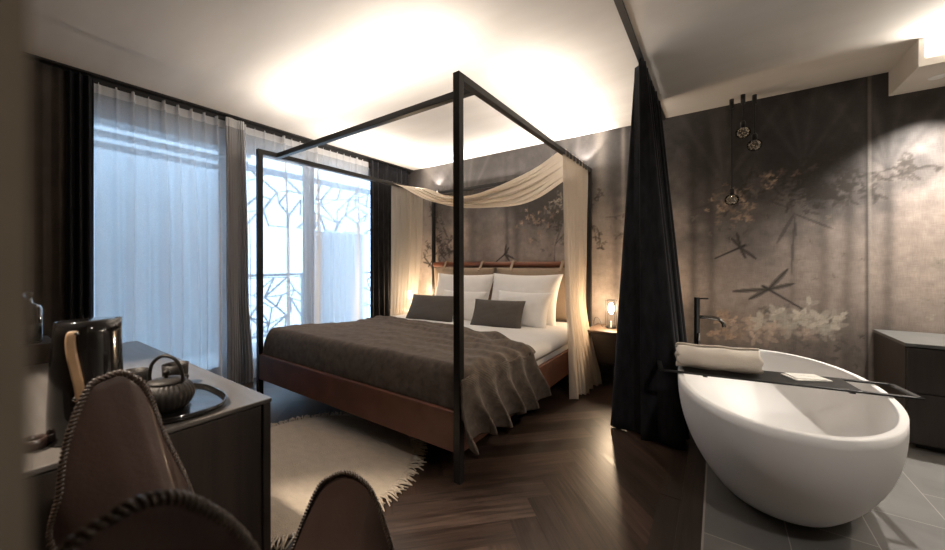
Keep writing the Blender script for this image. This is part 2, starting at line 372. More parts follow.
    blossoms(-1.72, 1.62, .12, .1, 22, pink); blossoms(-1.5, 1.8, .08, .07, 12, ivory); blossoms(-1.55, 1.45, .12, .12, 20, greyl); blossoms(-3.2, 1.4, .08, .3, 20, greyl); blossoms(-.75, 1.45, .12, .1, 10, greyl)
    blossoms(.26, .60, .15, .06, 34, (.56, .43, .34), (.04, .085)); blossoms(.55, .68, .11, .05, 22, (.62, .56, .47), (.05, .095)); blossoms(.62, .50, .2, .12, 34, greyl, (.02, .05)); blossoms(.05, .58, .10, .07, 24, pink, (.03, .06))
    blossoms(.6, 1.15, .18, .15, 10, (.24, .20, .17), (.02, .05)); blossoms(1.05, 1.72, .12, .05, 4, greyl); blossoms(1.6, .8, .3, .2, 40, ivory)
    # long bamboo leaves and the dragonflies
    for x, z, L, w, a in ((.50, 1.52, .26, .016, -2.0), (.50, 1.52, .26, .014, -.55), (.50, 1.50, .16, .010, -1.5), (.50, 1.44, .42, .011, -1.62), (.48, 1.56, .16, .01, 2.6), (-1.42, 1.55, .25, .014, -1.9), (-1.35, 1.5, .22, .012, -2.3), (-1.5, 1.3, .25, .009, -1.6)):
        leaf(x, z, L, w * .75, a, (.05, .044, .039), .55)
    def dragonfly(x, z, s, ang, wings):
        c = (.022, .019, .017)
        seg(x, z, x + s * math.cos(ang), z + s * math.sin(ang), .010, c, 1, .007); seg(x, z, x - .18 * s * math.cos(ang), z - .18 * s * math.sin(ang), .017, c, 1, .012)
        for wa, wl in wings: leaf(x, z, s * wl, s * .070, wa, (.075, .065, .056), .75); seg(x, z, x + s * wl * math.cos(wa), z + s * wl * math.sin(wa), .006, c, .8)
    dragonfly(.340, .91, .25, -.62, ((.95, .82), (.32, .66), (3.25, .95), (3.75, .62)))
    dragonfly(.155, 1.26, .20, 3.62, ((1.75, .62), (2.2, .5), (-.75, .72), (-1.2, .5)))
    dragonfly(-2.14, 1.24, .20, -2.5, ((1.4, .6), (.95, .5), (-.4, .7), (-.9, .55)))
    dragonfly(-3.35, 1.12, .22, .9, ((2.4, .7), (2.9, .6), (-.4, .6), (-.9, .6)))
    dragonfly(1.75, 1.3, .3, -.7, ((.9, .8), (.3, .6), (3.2, .8), (3.8, .6)))
    # joint between two paper lengths
    blend(.75 * np.exp(-((X - .898) / .010) ** 2), (.035, .03, .028)); blend(.5 * np.exp(-((X - .912) / .006) ** 2), (.42, .38, .33))
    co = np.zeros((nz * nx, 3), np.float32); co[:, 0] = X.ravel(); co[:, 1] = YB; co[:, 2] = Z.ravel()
    i = np.arange((nz - 1) * (nx - 1)); r, c = i // (nx - 1), i % (nx - 1); a = r * nx + c
    F = np.stack([a, a + 1, a + nx + 1, a + nx], 1).astype(np.int32)
    # back side so that the wall has its own depth
    xs = len(co); back = np.array([(x0, YB, 0), (x1, YB, 0), (x1, YB, HC), (x0, YB, HC), (x0, YB + .1, 0), (x1, YB + .1, 0), (x1, YB + .1, HC), (x0, YB + .1, HC)], np.float32)
    co = np.vstack([co, back]); BF = np.array([(5, 4, 7, 6), (0, 4, 5, 1), (1, 5, 6, 2), (2, 6, 7, 3), (3, 7, 4, 0)], np.int32) + xs
    F = np.vstack([F, BF])
    me = bpy.data.meshes.new('wall_back'); me.vertices.add(len(co)); me.vertices.foreach_set('co', co.ravel())
    me.loops.add(F.size); me.loops.foreach_set('vertex_index', F.ravel()); me.polygons.add(len(F))
    me.polygons.foreach_set('loop_start', np.arange(len(F), dtype=np.int32) * 4); me.polygons.foreach_set('loop_total', np.full(len(F), 4, np.int32)); me.update(calc_edges=True); me.validate()
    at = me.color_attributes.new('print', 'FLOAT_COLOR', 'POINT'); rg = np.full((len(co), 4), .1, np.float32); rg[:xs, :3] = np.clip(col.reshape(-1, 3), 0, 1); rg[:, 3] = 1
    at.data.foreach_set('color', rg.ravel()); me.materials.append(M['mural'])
    o = bpy.data.objects.new('wall_back', me); COL.objects.link(o); struct(o)
mural_wall()

# herringbone parquet
def parquet():
    bm = bmesh.new(); uvl = bm.loops.layers.uv.new('grain'); cl = bm.loops.layers.float_color.new('tone')
    W, L = .125, .75; k = int(round(L / W)); g = .0008; R = random.Random(3)
    c45 = math.cos(PI / 4)
    def plank(u0, v0, u1, v1, horiz):
        P = [(u0 + g, v0 + g), (u1 - g, v0 + g), (u1 - g, v1 - g), (u0 + g, v1 - g)]
        Q = [((u - v) * c45 - 1.2, (u + v) * c45 + .05) for u, v in P]
        if max(q[0] for q in Q) < -4 or min(q[0] for q in Q) > .1 or max(q[1] for q in Q) < -1.8 or min(q[1] for q in Q) > 4: return
        f = bm.faces.new([bm.verts.new((x, y, 0)) for x, y in Q]); t = R.uniform(.5, 1.6); w = R.uniform(.92, 1.06); ou, ov = R.uniform(0, 50), R.uniform(0, 50)
        for l, (u, v) in zip(f.loops, P):
            l[uvl].uv = (u - u0 + ou, v - v0 + ov) if horiz else (v - v0 + ou, u - u0 + ov); l[cl] = (t, t * w, t * w * w, 1)
    for i in range(-60, 60):
        for j in range(-14, 14):
            u0 = i * W + j * 2 * L * 0; 
            # classic herringbone lattice: horizontal at (i*W + j*2k*W... )
            ux = i * W + j * 2 * L; vy = i * W
            plank(ux, vy, ux + L, vy + W, True); plank(ux - W + W, vy + W, ux + W, vy + W + L, False)
    for co, no in (((-3.9, 0, 0), (-1, 0, 0)), ((-.235, 0, 0), (1, 0, 0)), ((0, YF, 0), (0, -1, 0)), ((0, YB, 0), (0, 1, 0))):
        bmesh.ops.bisect_plane(bm, geom=bm.verts[:] + bm.edges[:] + bm.faces[:], plane_co=co, plane_no=no, clear_outer=True)
    for v in bm.verts: v.co.z = 0
    me = bpy.data.meshes.new('floor'); bm.to_mesh(me); bm.free(); me.materials.append(M['parquet'])
    o = bpy.data.objects.new('floor', me); COL.objects.link(o); struct(o)
parquet()
struct(MB().box(-3.9, XR, YF, YB, -.12, -.002).build('floor_base', M['strip']))
m = MB()
for y in np.arange(YF, YB, 1.2): m.box(-.235, -.147, y, min(y + 1.198, YB), -.003, .0012); m.box(-.145, -.058, max(YF, y - .55), min(y + .648, YB), -.003, .0012)
struct(m.build('floor_border', M['strip']))
struct(MB().box(-.058, -.050, YF, YB, -.003, .002).build('trim_2', M['grout']))
struct(MB().box(-.050, XR, YF, YB, -.003, .0015).build('floor_tile', M['tile']))

# ------------------------------------------------------------------ window and balcony
def window():
    x = -3.93
    fr = MB()
    fr.box(x - .04, x + .05, .25, .33, .0, 2.42); fr.box(x - .04, x + .05, 3.42, 3.50, 0, 2.42); fr.box(x - .04, x + .05, .25, 3.5, 2.34, 2.42); fr.box(x - .04, x + .05, .25, 3.5, 0, .06)
    root = struct(fr.build('window_1', M['frame'], bevel=.004))
    for (a, b, dx) in ((.33, 1.50, .0), (1.42, 2.40, -.035), (2.25, 3.42, .0)):
        s = MB(); w = .085
        s.box(x + dx, x + dx + .03, a, a + w, .06, 2.34); s.box(x + dx, x + dx + .03, b - w, b, .06, 2.34); s.box(x + dx, x + dx + .03, a, b, .06, .06 + w); s.box(x + dx, x + dx + .03, a, b, 2.34 - w, 2.34)
        o = s.build('sash', M['frame'], root, bevel=.003)
        MB().box(x + dx + .012, x + dx + .018, a + w, b - w, .06 + w, 2.34 - w).build('pane', M['glass'], o)
window()
struct(MB().box(-5.6, -3.9, -1.6, 5.2, -.15, -.02).build('balcony_floor', M['extfloor']))
struct(MB().box(-4.6, -3.9, -1.6, 5.2, 2.66, 2.78).build('balcony_shade_slab', M['ext']))  # unseen slab, added to hold back skylight over the balcony
def railing():
    x = -5.33
    R = random.Random(21)
    def net(mb, y0, y1, z0, z1, sp, w):
        ny, nz = int((y1 - y0) / sp) + 1, int((z1 - z0) / sp) + 1; P = {}
        for i in range(ny + 1):
            for j in range(nz + 1):
                y = y0 + (y1 - y0) * i / ny; z = z0 + (z1 - z0) * j / nz
                P[i, j] = (x, min(y1, max(y0, y + R.uniform(-.42, .42) * sp)) if 0 < i < ny else y, z + (R.uniform(-.42, .42) * sp if 0 < j < nz else 0))
        for i in range(ny + 1):
            for j in range(nz + 1):
                for di, dj, pr in ((1, 0, .5), (0, 1, .62), (1, 1, .34), (1, -1, .28)):
                    if (i + di, j + dj) in P and R.random() < pr: mb.bar(P[i, j], P[i + di, j + dj], .012, w * R.uniform(.6, 1.3))
    m = MB(); net(m, 2.14, 4.7, .14, .93, .21, .020)
    root = thing('balcony_railing', (x, 3, 0), 'grey balcony railing of laser-cut branches seen through the sheer curtain', 'railing')
    m.build('branch_panel', M['branch'], root)
    f = MB(); f.box(x - .025, x + .025, 2.12, 4.75, .95, .985); f.box(x - .02, x + .02, 2.12, 4.75, .09, .12)
    for y in (2.14, 3.05, 4.72): f.box(x - .02, x + .02, y - .02, y + .02, -.02, .96)
    f.build('rail_frame', M['branch'], root)
    root = thing('branch_screen', (x, 3, 1.6), 'grey laser-cut branch screen hanging above the balcony railing', 'screen')
    m = MB(); net(m, 2.14, 4.9, 1.68, 2.42, .23, .026); m.build('branch_panel', M['branch'], root)
    f = MB(); f.box(x - .02, x + .02, 2.12, 4.95, 2.42, 2.50)
    for y in (2.14, 4.9): f.box(x - .02, x + .02, y - .02, y + .02, 2.3, 2.62)
    f.build('screen_frame', M['branch'], root)
railing()
struct(MB().box(-5.5, -5.4, -1.6, 2.10, -.02, 2.62).build('balcony_wall', M['ext']))
tag(MB().box(-4.95, -4.90, 2.97, 3.86, -.02, 1.62).build('privacy_panel', M['ext'], origin=(-4.92, 3.4, 0), bevel=.004), 'plain pale privacy panel on the balcony behind the sheer curtain', 'panel')
bl = thing('shutter_box', (-4.2, 1, 2.1), 'white slatted shutter box above the balcony doors', 'shutter')
for k, z in enumerate((2.46, 2.37, 2.28, 2.19)): MB().box(-4.5 - k * .06, -4.44 - k * .06, .0, 1.95, z, z + .055).build('slat', M['extwhite'], bl)
MB().box(-4.46, -4.15, .0, 1.95, 2.50, 2.66).build('housing', M['extwhite'], bl)

# ------------------------------------------------------------------ curtains along the window
XC = -3.70
tr = MB(); tr.box(-3.755, -3.725, -.4, YB, 2.445, HC); tr.box(-3.725, -3.66, -.4, YB, HC - .012, HC)
tag(tr.build('curtain_rail', M['rail'], origin=(-3.73, 1.9, 2.45)), 'long black curtain rail along the ceiling above the windows', 'curtain rail')
def sheer_panel(y0, y1, label, pleats, bunch=None, zt=2.452, seed=1, gather=1.0):
    R = random.Random(seed); n = len(pleats); NY = int((y1 - y0) / .0045); NZ = 46
    ws = [(R.choice((.35, .5, 1.5, 2.0)), R.uniform(-.03, .03), R.uniform(.5, 1.2)) for _ in pleats]
    def P(y, z):
        d = (zt - z) / zt
        x = 0
        for p, (a, dr, wf) in zip(pleats, ws):
            w = .008 + .014 * wf * min(1, d * 3); pp = p + dr * d * 1.6
            q = (y - pp) / w
            if abs(q) < 4: x += a * (.022 + .045 * min(1, d * 2.2)) * math.exp(-q * q)
        x += .010 * math.sin(y * 23 + seed) * min(1, d * 2) + .006 * math.sin(y * 61 + 2 * seed) * min(1, d * 1.5)
        return x - .035
    zs = [zt * (1 - (i / (NZ - 1)) ** 1.0) + .012 * (i / (NZ - 1)) for i in range(NZ)]
    rows = [[(XC + P(y, z), y, z) for y in np.linspace(y0, y1, NY)] for z in zs]
    root = thing('sheer_curtain', (XC, (y0 + y1) / 2, 0), label, 'curtain', 'white sheers at the windows')
    MB().grid(rows).build('cloth', M['sheer'], root)
    zs = [zt + .006, zt - .03, zt - .075]
    rows = [[(XC + P(y, min(z, zt)) + .003, y, z) for y in np.linspace(y0, y1, NY)] for z in zs]
    MB().grid(rows).build('header_band', M['sheerb'], root)
    return root
pl = [.585 + i * .0925 for i in range(9)]
sheer_panel(.561, 1.44, 'white pleated sheer beside the dark drapes at the desk end of the window', pl, seed=2)
pl = [1.56 + i * .0915 for i in range(16)]
sheer_panel(1.50, 3.03, 'wide white pleated sheer behind the canopy bed', pl, seed=5)
def bunch():
    # gathered edge of the sheers where the two panels meet: many tight folds
    root = thing('gathered_curtain', (XC, 1.45, 0), 'thick greige gathered curtain bunch between the two white sheers', 'curtain')
    NZ, NT, nf = 40, 200, 9; rows = []
    for i in range(NZ):
        d = i / (NZ - 1); z = 2.44 * (1 - d) + .012
        wd = .15 + .03 * math.sin(d * 2.5) + .05 * smoothstep(.7, 1, d); c = 1.455 + .02 * math.sin(d * 3) + .035 * smoothstep(.6, 1, d); A = .022 + .022 * d
        rows.append([(XC + .02 + A * math.sin(2 * PI * nf * t + .6 * math.sin(5 * t + 2 * d)) + .01 * math.sin(9 * t), c + wd * (t - .5) + .010 * math.sin(4 * PI * nf * t), z) for t in (k / (NT - 1) for k in range(NT))])
    MB().grid(rows).build('cloth', sheer('greige_voile', (.52, .51, .52), .14, .3), root)
    rows = [[(p[0] + .003, p[1], z) for p in rows[0]] for z in (2.46, 2.38)]
    MB().grid(rows).build('header_band', M['sheerb'], root)
bunch()
def folded(path, zt, zb, A0, A1, nf, seed, NZ=30, NT=None, puddle=0, yamp=.3):
    # path(t, d) -> (x, y, nx, ny); folds swing along the normal
    R = random.Random(seed); NT = NT or nf * 18; ph = [R.uniform(-.35, .35) for _ in range(nf + 2)]; am = [R.uniform(.65, 1.25) for _ in range(nf + 2)]
    rows = []
    for i in range(NZ):
        d = i / (NZ - 1); z = zt + (zb - zt) * d; A = A0 + (A1 - A0) * d; row = []
        for k in range(NT):
            t = k / (NT - 1); q = t * nf; j = int(q); f = q - j
            a = am[j] * (1 - f) + am[j + 1] * f; p = ph[j] * (1 - f) + ph[j + 1] * f
            s = math.sin(2 * PI * q + p * (1 + d)); s = math.copysign(abs(s) ** .8, s)
            x, y, nx, ny = path(t, d); o = A * a * s; al = yamp * A * math.sin(4 * PI * q + p)
            row.append((x + nx * o - ny * al, y + ny * o + nx * al, z + (puddle * (.5 + .5 * math.sin(13 * t + seed)) if i == NZ - 1 else 0)))
        rows.append(row)
    return rows
m = MB().grid(folded(lambda t, d: (XC - .005, .43 + .13 * t, 1, 0), 2.47, .01, .025, .05, 3, 4)).build('dark_drape', M['velvet'], origin=(XC, .5, 0), solid=.004)
tag(m, 'narrow black drape between the brown drape and the pleated sheer', 'curtain', 'dark drapes at the window')
m = MB().grid(folded(lambda t, d: (XC - .02, -.35 + .80 * t, 1, 0), 2.47, .01, .008, .014, 11, 14)).build('brown_drape', M['drape'], origin=(XC, .1, 0), solid=.004)
tag(m, 'dull brown drape behind the glass carafe and jug', 'curtain')
m = MB().grid(folded(lambda t, d: (XC - .0, 3.03 + .68 * t, 1, 0), 2.47, .01, .025, .05, 8, 9)).build('dark_drape', M['velvet'], origin=(XC, 3.35, 0), solid=.004)
tag(m, 'dark floor-length drape between the window and the mural wall', 'curtain', 'dark drapes at the window')

# ------------------------------------------------------------------ velvet room divider
tag(MB().box(-.440, -.405, -1.6, YB, HC - .014, HC).build('ceiling_track', M['rail'], origin=(-.42, 1, HC)), 'slim black curtain track crossing the ceiling toward the mural wall', 'curtain track')
def vpath(t, d):
    x = -.428 + .040 * d + .02 * math.sin(6 * t) * d
    return (x, 2.555 - .10 * d + (.80 + .20 * d) * t, 1, 0)
root = thing('velvet_curtain', (-.4, 2.9, 0), 'black velvet divider curtain gathered between the bed and the bathtub', 'curtain')
MB().grid(folded(vpath, 2.46, .006, .035, .225, 8, 12, NZ=44, NT=330, puddle=.014, yamp=.20)).build('cloth', M['velvet'], root, solid=.006)
for i in range(14): y = 2.56 + i * .058; MB().box(-.43, -.415, y, y + .012, 2.44, 2.479).build('hook', M['rail'], root)

# ------------------------------------------------------------------ bed
bed = thing('canopy_bed', ((X1 + X2) / 2, (Y1 + Y2) / 2, 0), 'black steel four-poster canopy bed with rust-brown leather frame', 'bed')
for x in (X1, X2 - T):
    for y in (Y1, Y2 - T):
        MB().box(x, x + T, y, y + T, 0, BH).build('post', M['black'], bed, bevel=.002)
for x in (X1, X2 - T): MB().box(x, x + T, Y1 + T, Y2 - T, BH - T, BH).build('side_rail', M['black'], bed, bevel=.002)
MB().box(X1 + T, X2 - T, Y2 - T, Y2, BH - T, BH).build('head_rail', M['black'], bed, bevel=.002)
MB().box(X1 + T, X2 - T, 1.605, 1.605 + T, BH - T, BH).build('cross_rail', M['black'], bed, bevel=.002)
for (a, b, c, d_) in ((X1 + T, X2 - T, Y1 + .003, Y1 + .033), (X1 + T, X2 - T, Y2 - .033, Y2 - .003)): MB().box(a, b, c, d_, .149, .360).build('leather_panel', M['leather'], bed, bevel=.006)
for x in (X1 + .004, X2 - .034): MB().box(x, x + .03, Y1 + T, Y2 - T, .149, .360).build('leather_panel', M['leather'], bed, bevel=.006)
MB().box(X1 + .05, X2 - .05, Y1 + .05, Y2 - .05, .17, .30).build('slat_base', M['rail'], bed)
hb = MB(); hb.tube([(X1 + T, Y2 - .03, 1.115), (X2 - T, Y2 - .03, 1.115)], .034, 14)
hb.build('headboard_bar', M['leather'], bed)
# warm LED strips laid on top of the rails, shining at the ceiling
for (a, b, c, d_) in ((X1 + .012, X1 + .026, 2.2, 3.65), (X2 - .026, X2 - .012, 2.2, 3.65), (X1 + .15, X2 - .15, 1.615, 1.635)):
    MB().box(a, b, c, d_, BH, BH + .001).build('led_strip', M['led'], bed)
for x in (X1 + .07, X2 - .07): MB().lathe([(.02, 0), (.02, .03)], (x, Y2 - T / 2, BH), 14).build('uplight', M['black'], bed)

def soft_box(x0, x1, y0, y1, z0, z1, r, nx=30, ny=30, crown=.0, seed=0, amp=0):
    mb = MB(); mb.box(x0, x1, y0, y1, z0, z1)
    return mb
mt = MB().box(X1 + .05, X2 - .045, Y1 + .06, Y2 - .06, .30, .465)
tag(mt.build('mattress', M['linen'], origin=(-2.16, 2.6, .3), bevel=.05, seg=5), 'thick mattress in a white fitted sheet lying in the leather bed frame', 'mattress')
def noise2(x, y, s=0): return (math.sin(x * 3.1 + s) * math.sin(y * 2.7 + 1.3 * s) + .5 * math.sin(x * 7.3 + y * 3.1 + s) + .35 * math.sin(y * 9.1 - x * 4.3 + 2 * s) + .2 * math.sin(x * 17 + y * 13)) / 2
# white duvet on top of the mattress, its side edge rounding over
def duvet():
    rows = []
    NU, NV = 70, 50
    for i in range(NU):
        u = i / (NU - 1); row = []
        for j in range(NV):
            v = j / (NV - 1); y = 2.02 + v * (3.60 - 2.02)
            s = (u - .5) * 2
            x = -2.165 + s * 1.072
            e = max(0, (abs(s) - .87) / .13); z = .500 - .095 * e ** 2.2 + .010 * noise2(x * 1.4, y * 1.4, 3) * (1 - e)
            x = -2.165 + math.copysign(min(abs(s) * 1.10, 1.045 + .02 * math.sin(e * PI)), s)
            z += .02 * math.exp(-((y - 3.2) / .3) ** 2) * 0
            row.append((x, y, z))
        rows.append(row)
    return MB().grid(rows)
tag(duvet().build('duvet', M['linen'], origin=(-2.165, 2.6, .5), solid=.03, subsurf=1), 'white duvet smoothed over the mattress beneath the brown bedspread', 'duvet')
# taupe ribbed bedspread draped over the foot of the bed and down the near long side
def bedspread():
    NU, NV = 240, 170
    Ltop = 2.115; hang = .30; xl = -3.215
    tot = .12 + Ltop + hang; x_e = -1.135; r = .075; al = r * PI / 2; s_e = .12 + Ltop - .10
    rows = []
    for i in range(NU):
        s = tot * i / (NU - 1); row = []
        f = min(1, max(0, (s - .12) / Ltop)); h = max(0, s - s_e); dz = max(0, h - al)
        for j in range(NV):
            v = j / (NV - 1)
            yb = 2.70 - .03 * f - .32 * smoothstep(.40, 1.02, f) + .014 * math.sin(f * 11) + .62 * dz
            yf = Y1 + .036 if h <= 0 else Y1 + .036 - .03 * min(1, h / .1)
            la = .22 * (1 - min(1, h / .08)) + .02
            q = (yb - yf + la) * v
            if q < la and h < .08:
                a = q / la * PI / 2; y = yf + .09 * (1 - math.cos(a)) * 1.0; zt = .345 + .220 * math.sin(a)
                y = yf + .075 * (q / la) ** 2
            else: y = yf + .075 * (1 if h < .08 else 0) + (q - la) * (yb - yf - .075) / (yb - yf); zt = .565 - .055 * smoothstep(1.55, 2.35, y)
            edge = smoothstep(.1, .45, q)
            back = smoothstep(.45, .0, yb - y)
            wr = .010 * noise2(s * 2.0, y * 2.4, 1) + .006 * noise2(s * 5.0 + y, y * 5, 4)
            wr += back * .022 * (math.sin((yb - y) * 52 + 1.4 * math.sin(s * 2.3) + s * 1.5) * .5 + .3) * (1 - min(1, h / .1))
            rad = (.18 + .82 * smoothstep(.15, .95, f)) * (.25 + .75 * smoothstep(1.6, 2.2, y))            # folds that start on top and run into the hanging side
            yy = y - .30 * dz
            ph = 2 * PI * (yy - 1.47) / .185 + .9 * math.sin(yy * 4.1)
            fold = .5 + .5 * math.sin(ph)
            wr += rad * edge * .034 * fold ** 1.2
            z = zt + wr * edge + .010
            if s < .12:
                a = (1 - s / .12) * PI / 2; x = xl + .07 * (1 - math.sin(a)); z = z - .10 * (1 - math.cos(a))
            elif h <= 0: x = xl + .07 + (s - .12) * ((x_e - xl - .07) / (Ltop - .10 - .0))
            elif h < al: a = h / r; x = x_e + r * math.sin(a) + .012 * fold * (h / al); z = z - r * (1 - math.cos(a))
            else:
                k = smoothstep(0, .28, dz); x = x_e + r + .012 * fold + k * (.080 * fold ** 1.2 + .012); z = z - r - dz + .016 * k * math.sin(ph * .5 + 1); y += k * .034 * math.cos(ph)
            row.append((x, y, max(z, .03)))
        rows.append(row)
    return MB().grid(rows, uv=lambda a, b: (b / NV * 1.5, a / NU * 2.6))
tag(bedspread().build('bedspread', M['knit'], origin=(-2.1, 2.1, .55), solid=.012), 'taupe ribbed knit bedspread draped over the foot and side of the bed', 'bedspread')

def pillow(w, h, t, seed=0, pinch=.09, n=26, flop=.0):
    P1, P2 = [], []
    for i in range(n):
        a, b = [], []
        for j in range(n):
            u = -1 + 2 * i / (n - 1); v = -1 + 2 * j / (n - 1)
            x = u * w / 2 * (1 - pinch * (1 - v * v)) if True else 0; y = v * h / 2 * (1 - pinch * (1 - u * u))
            k = max(0, (1 - u ** 4) * (1 - v ** 4)) ** .55 * (1 - .12 * u * u - .12 * v * v)
            wv = 1 + .06 * noise2(u * 2, v * 2, seed); e = .004
            a.append((x, y, t / 2 * k * wv + e)); b.append((x, y, -t / 2 * k * wv - e))
        P1.append(a); P2.append(b)
    m = MB(); m.grid(P1); A = m.V; m.grid([r for r in P2]); B = m.V
    ring = lambda V: [V[i][0] for i in range(n)] + [V[n - 1][j] for j in range(1, n)] + [V[i][n - 1] for i in range(n - 2, -1, -1)] + [V[0][j] for j in range(n - 2, 0, -1)]
    ra, rb = ring(A), ring(B)
    for k in range(len(ra)): m._f((ra[k], ra[(k + 1) % len(ra)], rb[(k + 1) % len(ra)], rb[k]))
    return m
def put_pillow(name, w, h, t, mat, loc, tilt, rz, label, group, seed=0, pinch=.08, roll=0):
    o = pillow(w, h, t, seed, pinch).build(name, mat)
    o.rotation_euler = (Matrix.Rotation(rz, 3, 'Z') @ Matrix.Rotation(PI / 2 - tilt, 3, 'X') @ Matrix.Rotation(roll, 3, 'Z')).to_euler(); o.location = loc
    return tag(o, label, 'pillow' if 'pillow' in name else 'cushion', group)
# hanging headboard cushions with straps over the bar
for i, (xa, xb, lab) in enumerate(((-3.16, -2.21, 'beige headboard cushion strapped to the leather bar on the window side'), (-2.17, -1.17, 'beige headboard cushion strapped to the leather bar near the velvet curtain'))):
    c = ((xa + xb) / 2, Y2 - .095, .80)
    root = thing('headboard_cushion', c, lab, 'cushion', 'headboard cushions')
    o = pillow(xb - xa, .56, .11, i + 3, .03).build('cushion', M['beige'], root, origin=(0, 0, 0)); o.location = (0, 0, 0); o.rotation_euler = (PI / 2, 0, 0)
    for fx in (.2, .8):
        x = xa + (xb - xa) * fx; pts = []
        m = MB(); prof = [(Y2 - .15, 1.04), (Y2 - .105, 1.10), (Y2 - .070, 1.150), (Y2 - .03, 1.158), (Y2 + .0, 1.13), (Y2 - .008, 1.06)]
        cp = catmull([(0, a, b) for a, b in prof], 5)
        rows = [[(x + sx * .017 + .012 * k / len(cp), p.y, p.z) for sx in (-1, 1)] for k, p in enumerate(cp)]
        m.grid(rows).build('strap', M['beige'], root, solid=.005)
# pillows leaning on the headboard (back to front)
G1, G2, G3 = 'large white pillows', 'small white pillows', 'dark grey cushions'
put_pillow('pillow', .86, .56, .17, M['linen'], (-2.54, 3.42, .745), .38, .0, 'large white pillow leaning on the headboard on the window side', G1, 1)
put_pillow('pillow', .83, .57, .17, M['linen'], (-1.72, 3.42, .750), .36, .0, 'large white pillow leaning on the headboard beside the draped voile', G1, 2)
put_pillow('small_pillow', .62, .37, .15, M['linen'], (-2.38, 3.21, .655), .50, .0, 'small white pillow propped behind the grey cushion on the window side', G2, 3)
put_pillow('small_pillow', .62, .39, .15, M['linen'], (-1.64, 3.23, .665), .48, .0, 'small white pillow propped behind the grey cushion nearer the voile', G2, 4)
put_pillow('grey_cushion', .62, .33, .13, M['grey'], (-2.62, 2.99, .630), .55, .12, 'dark grey cushion before the pillows on the window side', G3, 5, .05)
put_pillow('grey_cushion', .54, .31, .13, M['grey'], (-1.80, 3.03, .625), .52, .16, 'dark grey cushion before the pillows, nearer the velvet curtain', G3, 6, .05)

# ------------------------------------------------------------------ canopy voile
can = thing('canopy_voile', (-2.16, 3.1, 1.6), 'cream voile swagged across the canopy rails and hanging beside both head posts', 'drape')
rows = []
NU, NV = 90, 44
kl = catmull([(0, 2.10, 0), (.053, 2.051, 0), (.214, 1.862, 0), (.416, 1.752, 0), (.654, 1.742, 0), (.784, 1.81, 0), (.908, 1.972, 0), (1, 2.09, 0)], 10)
ku = catmull([(0, 2.122, 0), (.10, 2.075, 0), (.25, 1.955, 0), (.42, 1.888, 0), (.60, 1.895, 0), (.75, 1.94, 0), (.88, 2.01, 0), (1, 2.122, 0)], 10)
for i in range(NU):
    u = i / (NU - 1); x = X1 + .02 + u * (X2 - X1 - .04); sag = 4 * u * (1 - u); row = []
    zl = float(np.interp(u, [p.x for p in kl], [p.y for p in kl])); zu = float(np.interp(u, [p.x for p in ku], [p.y for p in ku]))
    yl = 2.96 + .60 * u; yu = 3.50 - .53 * u
    for j in range(NV):
        v = j / (NV - 1); w = .5 - .5 * math.cos(v * PI)
        n = (.014 + .012 * sag) * math.sin(v * 11 * PI + 2.2 * u + .7 * math.sin(5 * u)) + .008 * math.sin(v * 23 + 9 * u)
        row.append((x, yl + (yu - yl) * v - .05 * sag * math.sin(v * PI) + n * (.5 + sag), zl + (zu - zl) * w + .008 * sag * math.sin(v * 17 + 4 * u)))
    rows.append(row)
MB().grid(rows).build('swag', M['cream'], can, subsurf=1)
def rpath(t, d):
    g = smoothstep(.0, .85, d); y0 = 2.965 + .05 * g - .17 * smoothstep(.65, 1, d); y1 = 3.68 - .10 * smoothstep(0, .4, d) - .20 * smoothstep(.3, .9, d) + .06 * smoothstep(.85, 1, d)
    return (X2 - .012 + .03 * d + .09 * smoothstep(.6, 1, d) + .06 * t * smoothstep(.6, 1, d), y0 + (y1 - y0) * t, 1, 0)
MB().grid(folded(rpath, BH + .004, .006, .016, .042, 8, 31, NZ=44, puddle=.03)).build('hanging_tail', sheer('hanging_cream_voile', (.78, .69, .58), .36, .4), can)
def lpath(t, d):
    return (X1 + .018 - .03 * smoothstep(.1, 1, d), 2.96 + .55 * t * (1 - .25 * smoothstep(.2, 1, d)), 1, 0)
MB().grid(folded(lpath, BH + .004, .02, .010, .030, 9, 33, NZ=36)).build('hanging_tail', sheer('thin_cream_voile', (.74, .68, .60), .5, .4), can)

# ------------------------------------------------------------------ nightstands and lamps
def nightstand(x0, x1, label):
    c = ((x0 + x1) / 2, 3.56, 0)
    root = thing('nightstand', c, label, 'nightstand', 'bedside tables')
    MB().box(x0, x1, 3.345, 3.775, .485, .505).build('top', M['night'], root, bevel=.002)
    b = MB(); b.box(x0 + .005, x0 + .025, 3.36, 3.77, .20, .485); b.box(x1 - .025, x1 - .005, 3.36, 3.77, .20, .485); b.box(x0 + .025, x1 - .025, 3.36, 3.77, .20, .222); b.box(x0 + .025, x1 - .025, 3.75, 3.77, .222, .485)
    b.build('carcass', M['dwood'], root, bevel=.002)
    d = MB().box(x0 + .028, x1 - .028, 3.352, 3.372, .226, .478).build('drawer', M['dwood'], root, bevel=.002)
    MB().lathe([(.004, 0), (.005, .012), (.011, .018), (.011, .026), (.0, .029)], (0, 0, 0), 14).build('knob', M['chrome'], d, origin=(0, 0, 0))
    k = d.children[0]; k.rotation_euler = (PI / 2, 0, 0); k.location = Vector(((x0 + .19 if x0 > -2 else x0 + .2), 3.352, .29)) 
    for xx in (x0 + .02, x1 - .045):
        for yy in (3.38, 3.725): MB().box(xx, xx + .025, yy, yy + .025, 0, .20).build('leg', M['dwood'], root)
    return root
nightstand(-1.035, -.545, 'dark wood nightstand with one drawer between the bed and velvet curtain')
nightstand(-3.72, -3.29, 'dark wood nightstand in the corner by the window drapes')
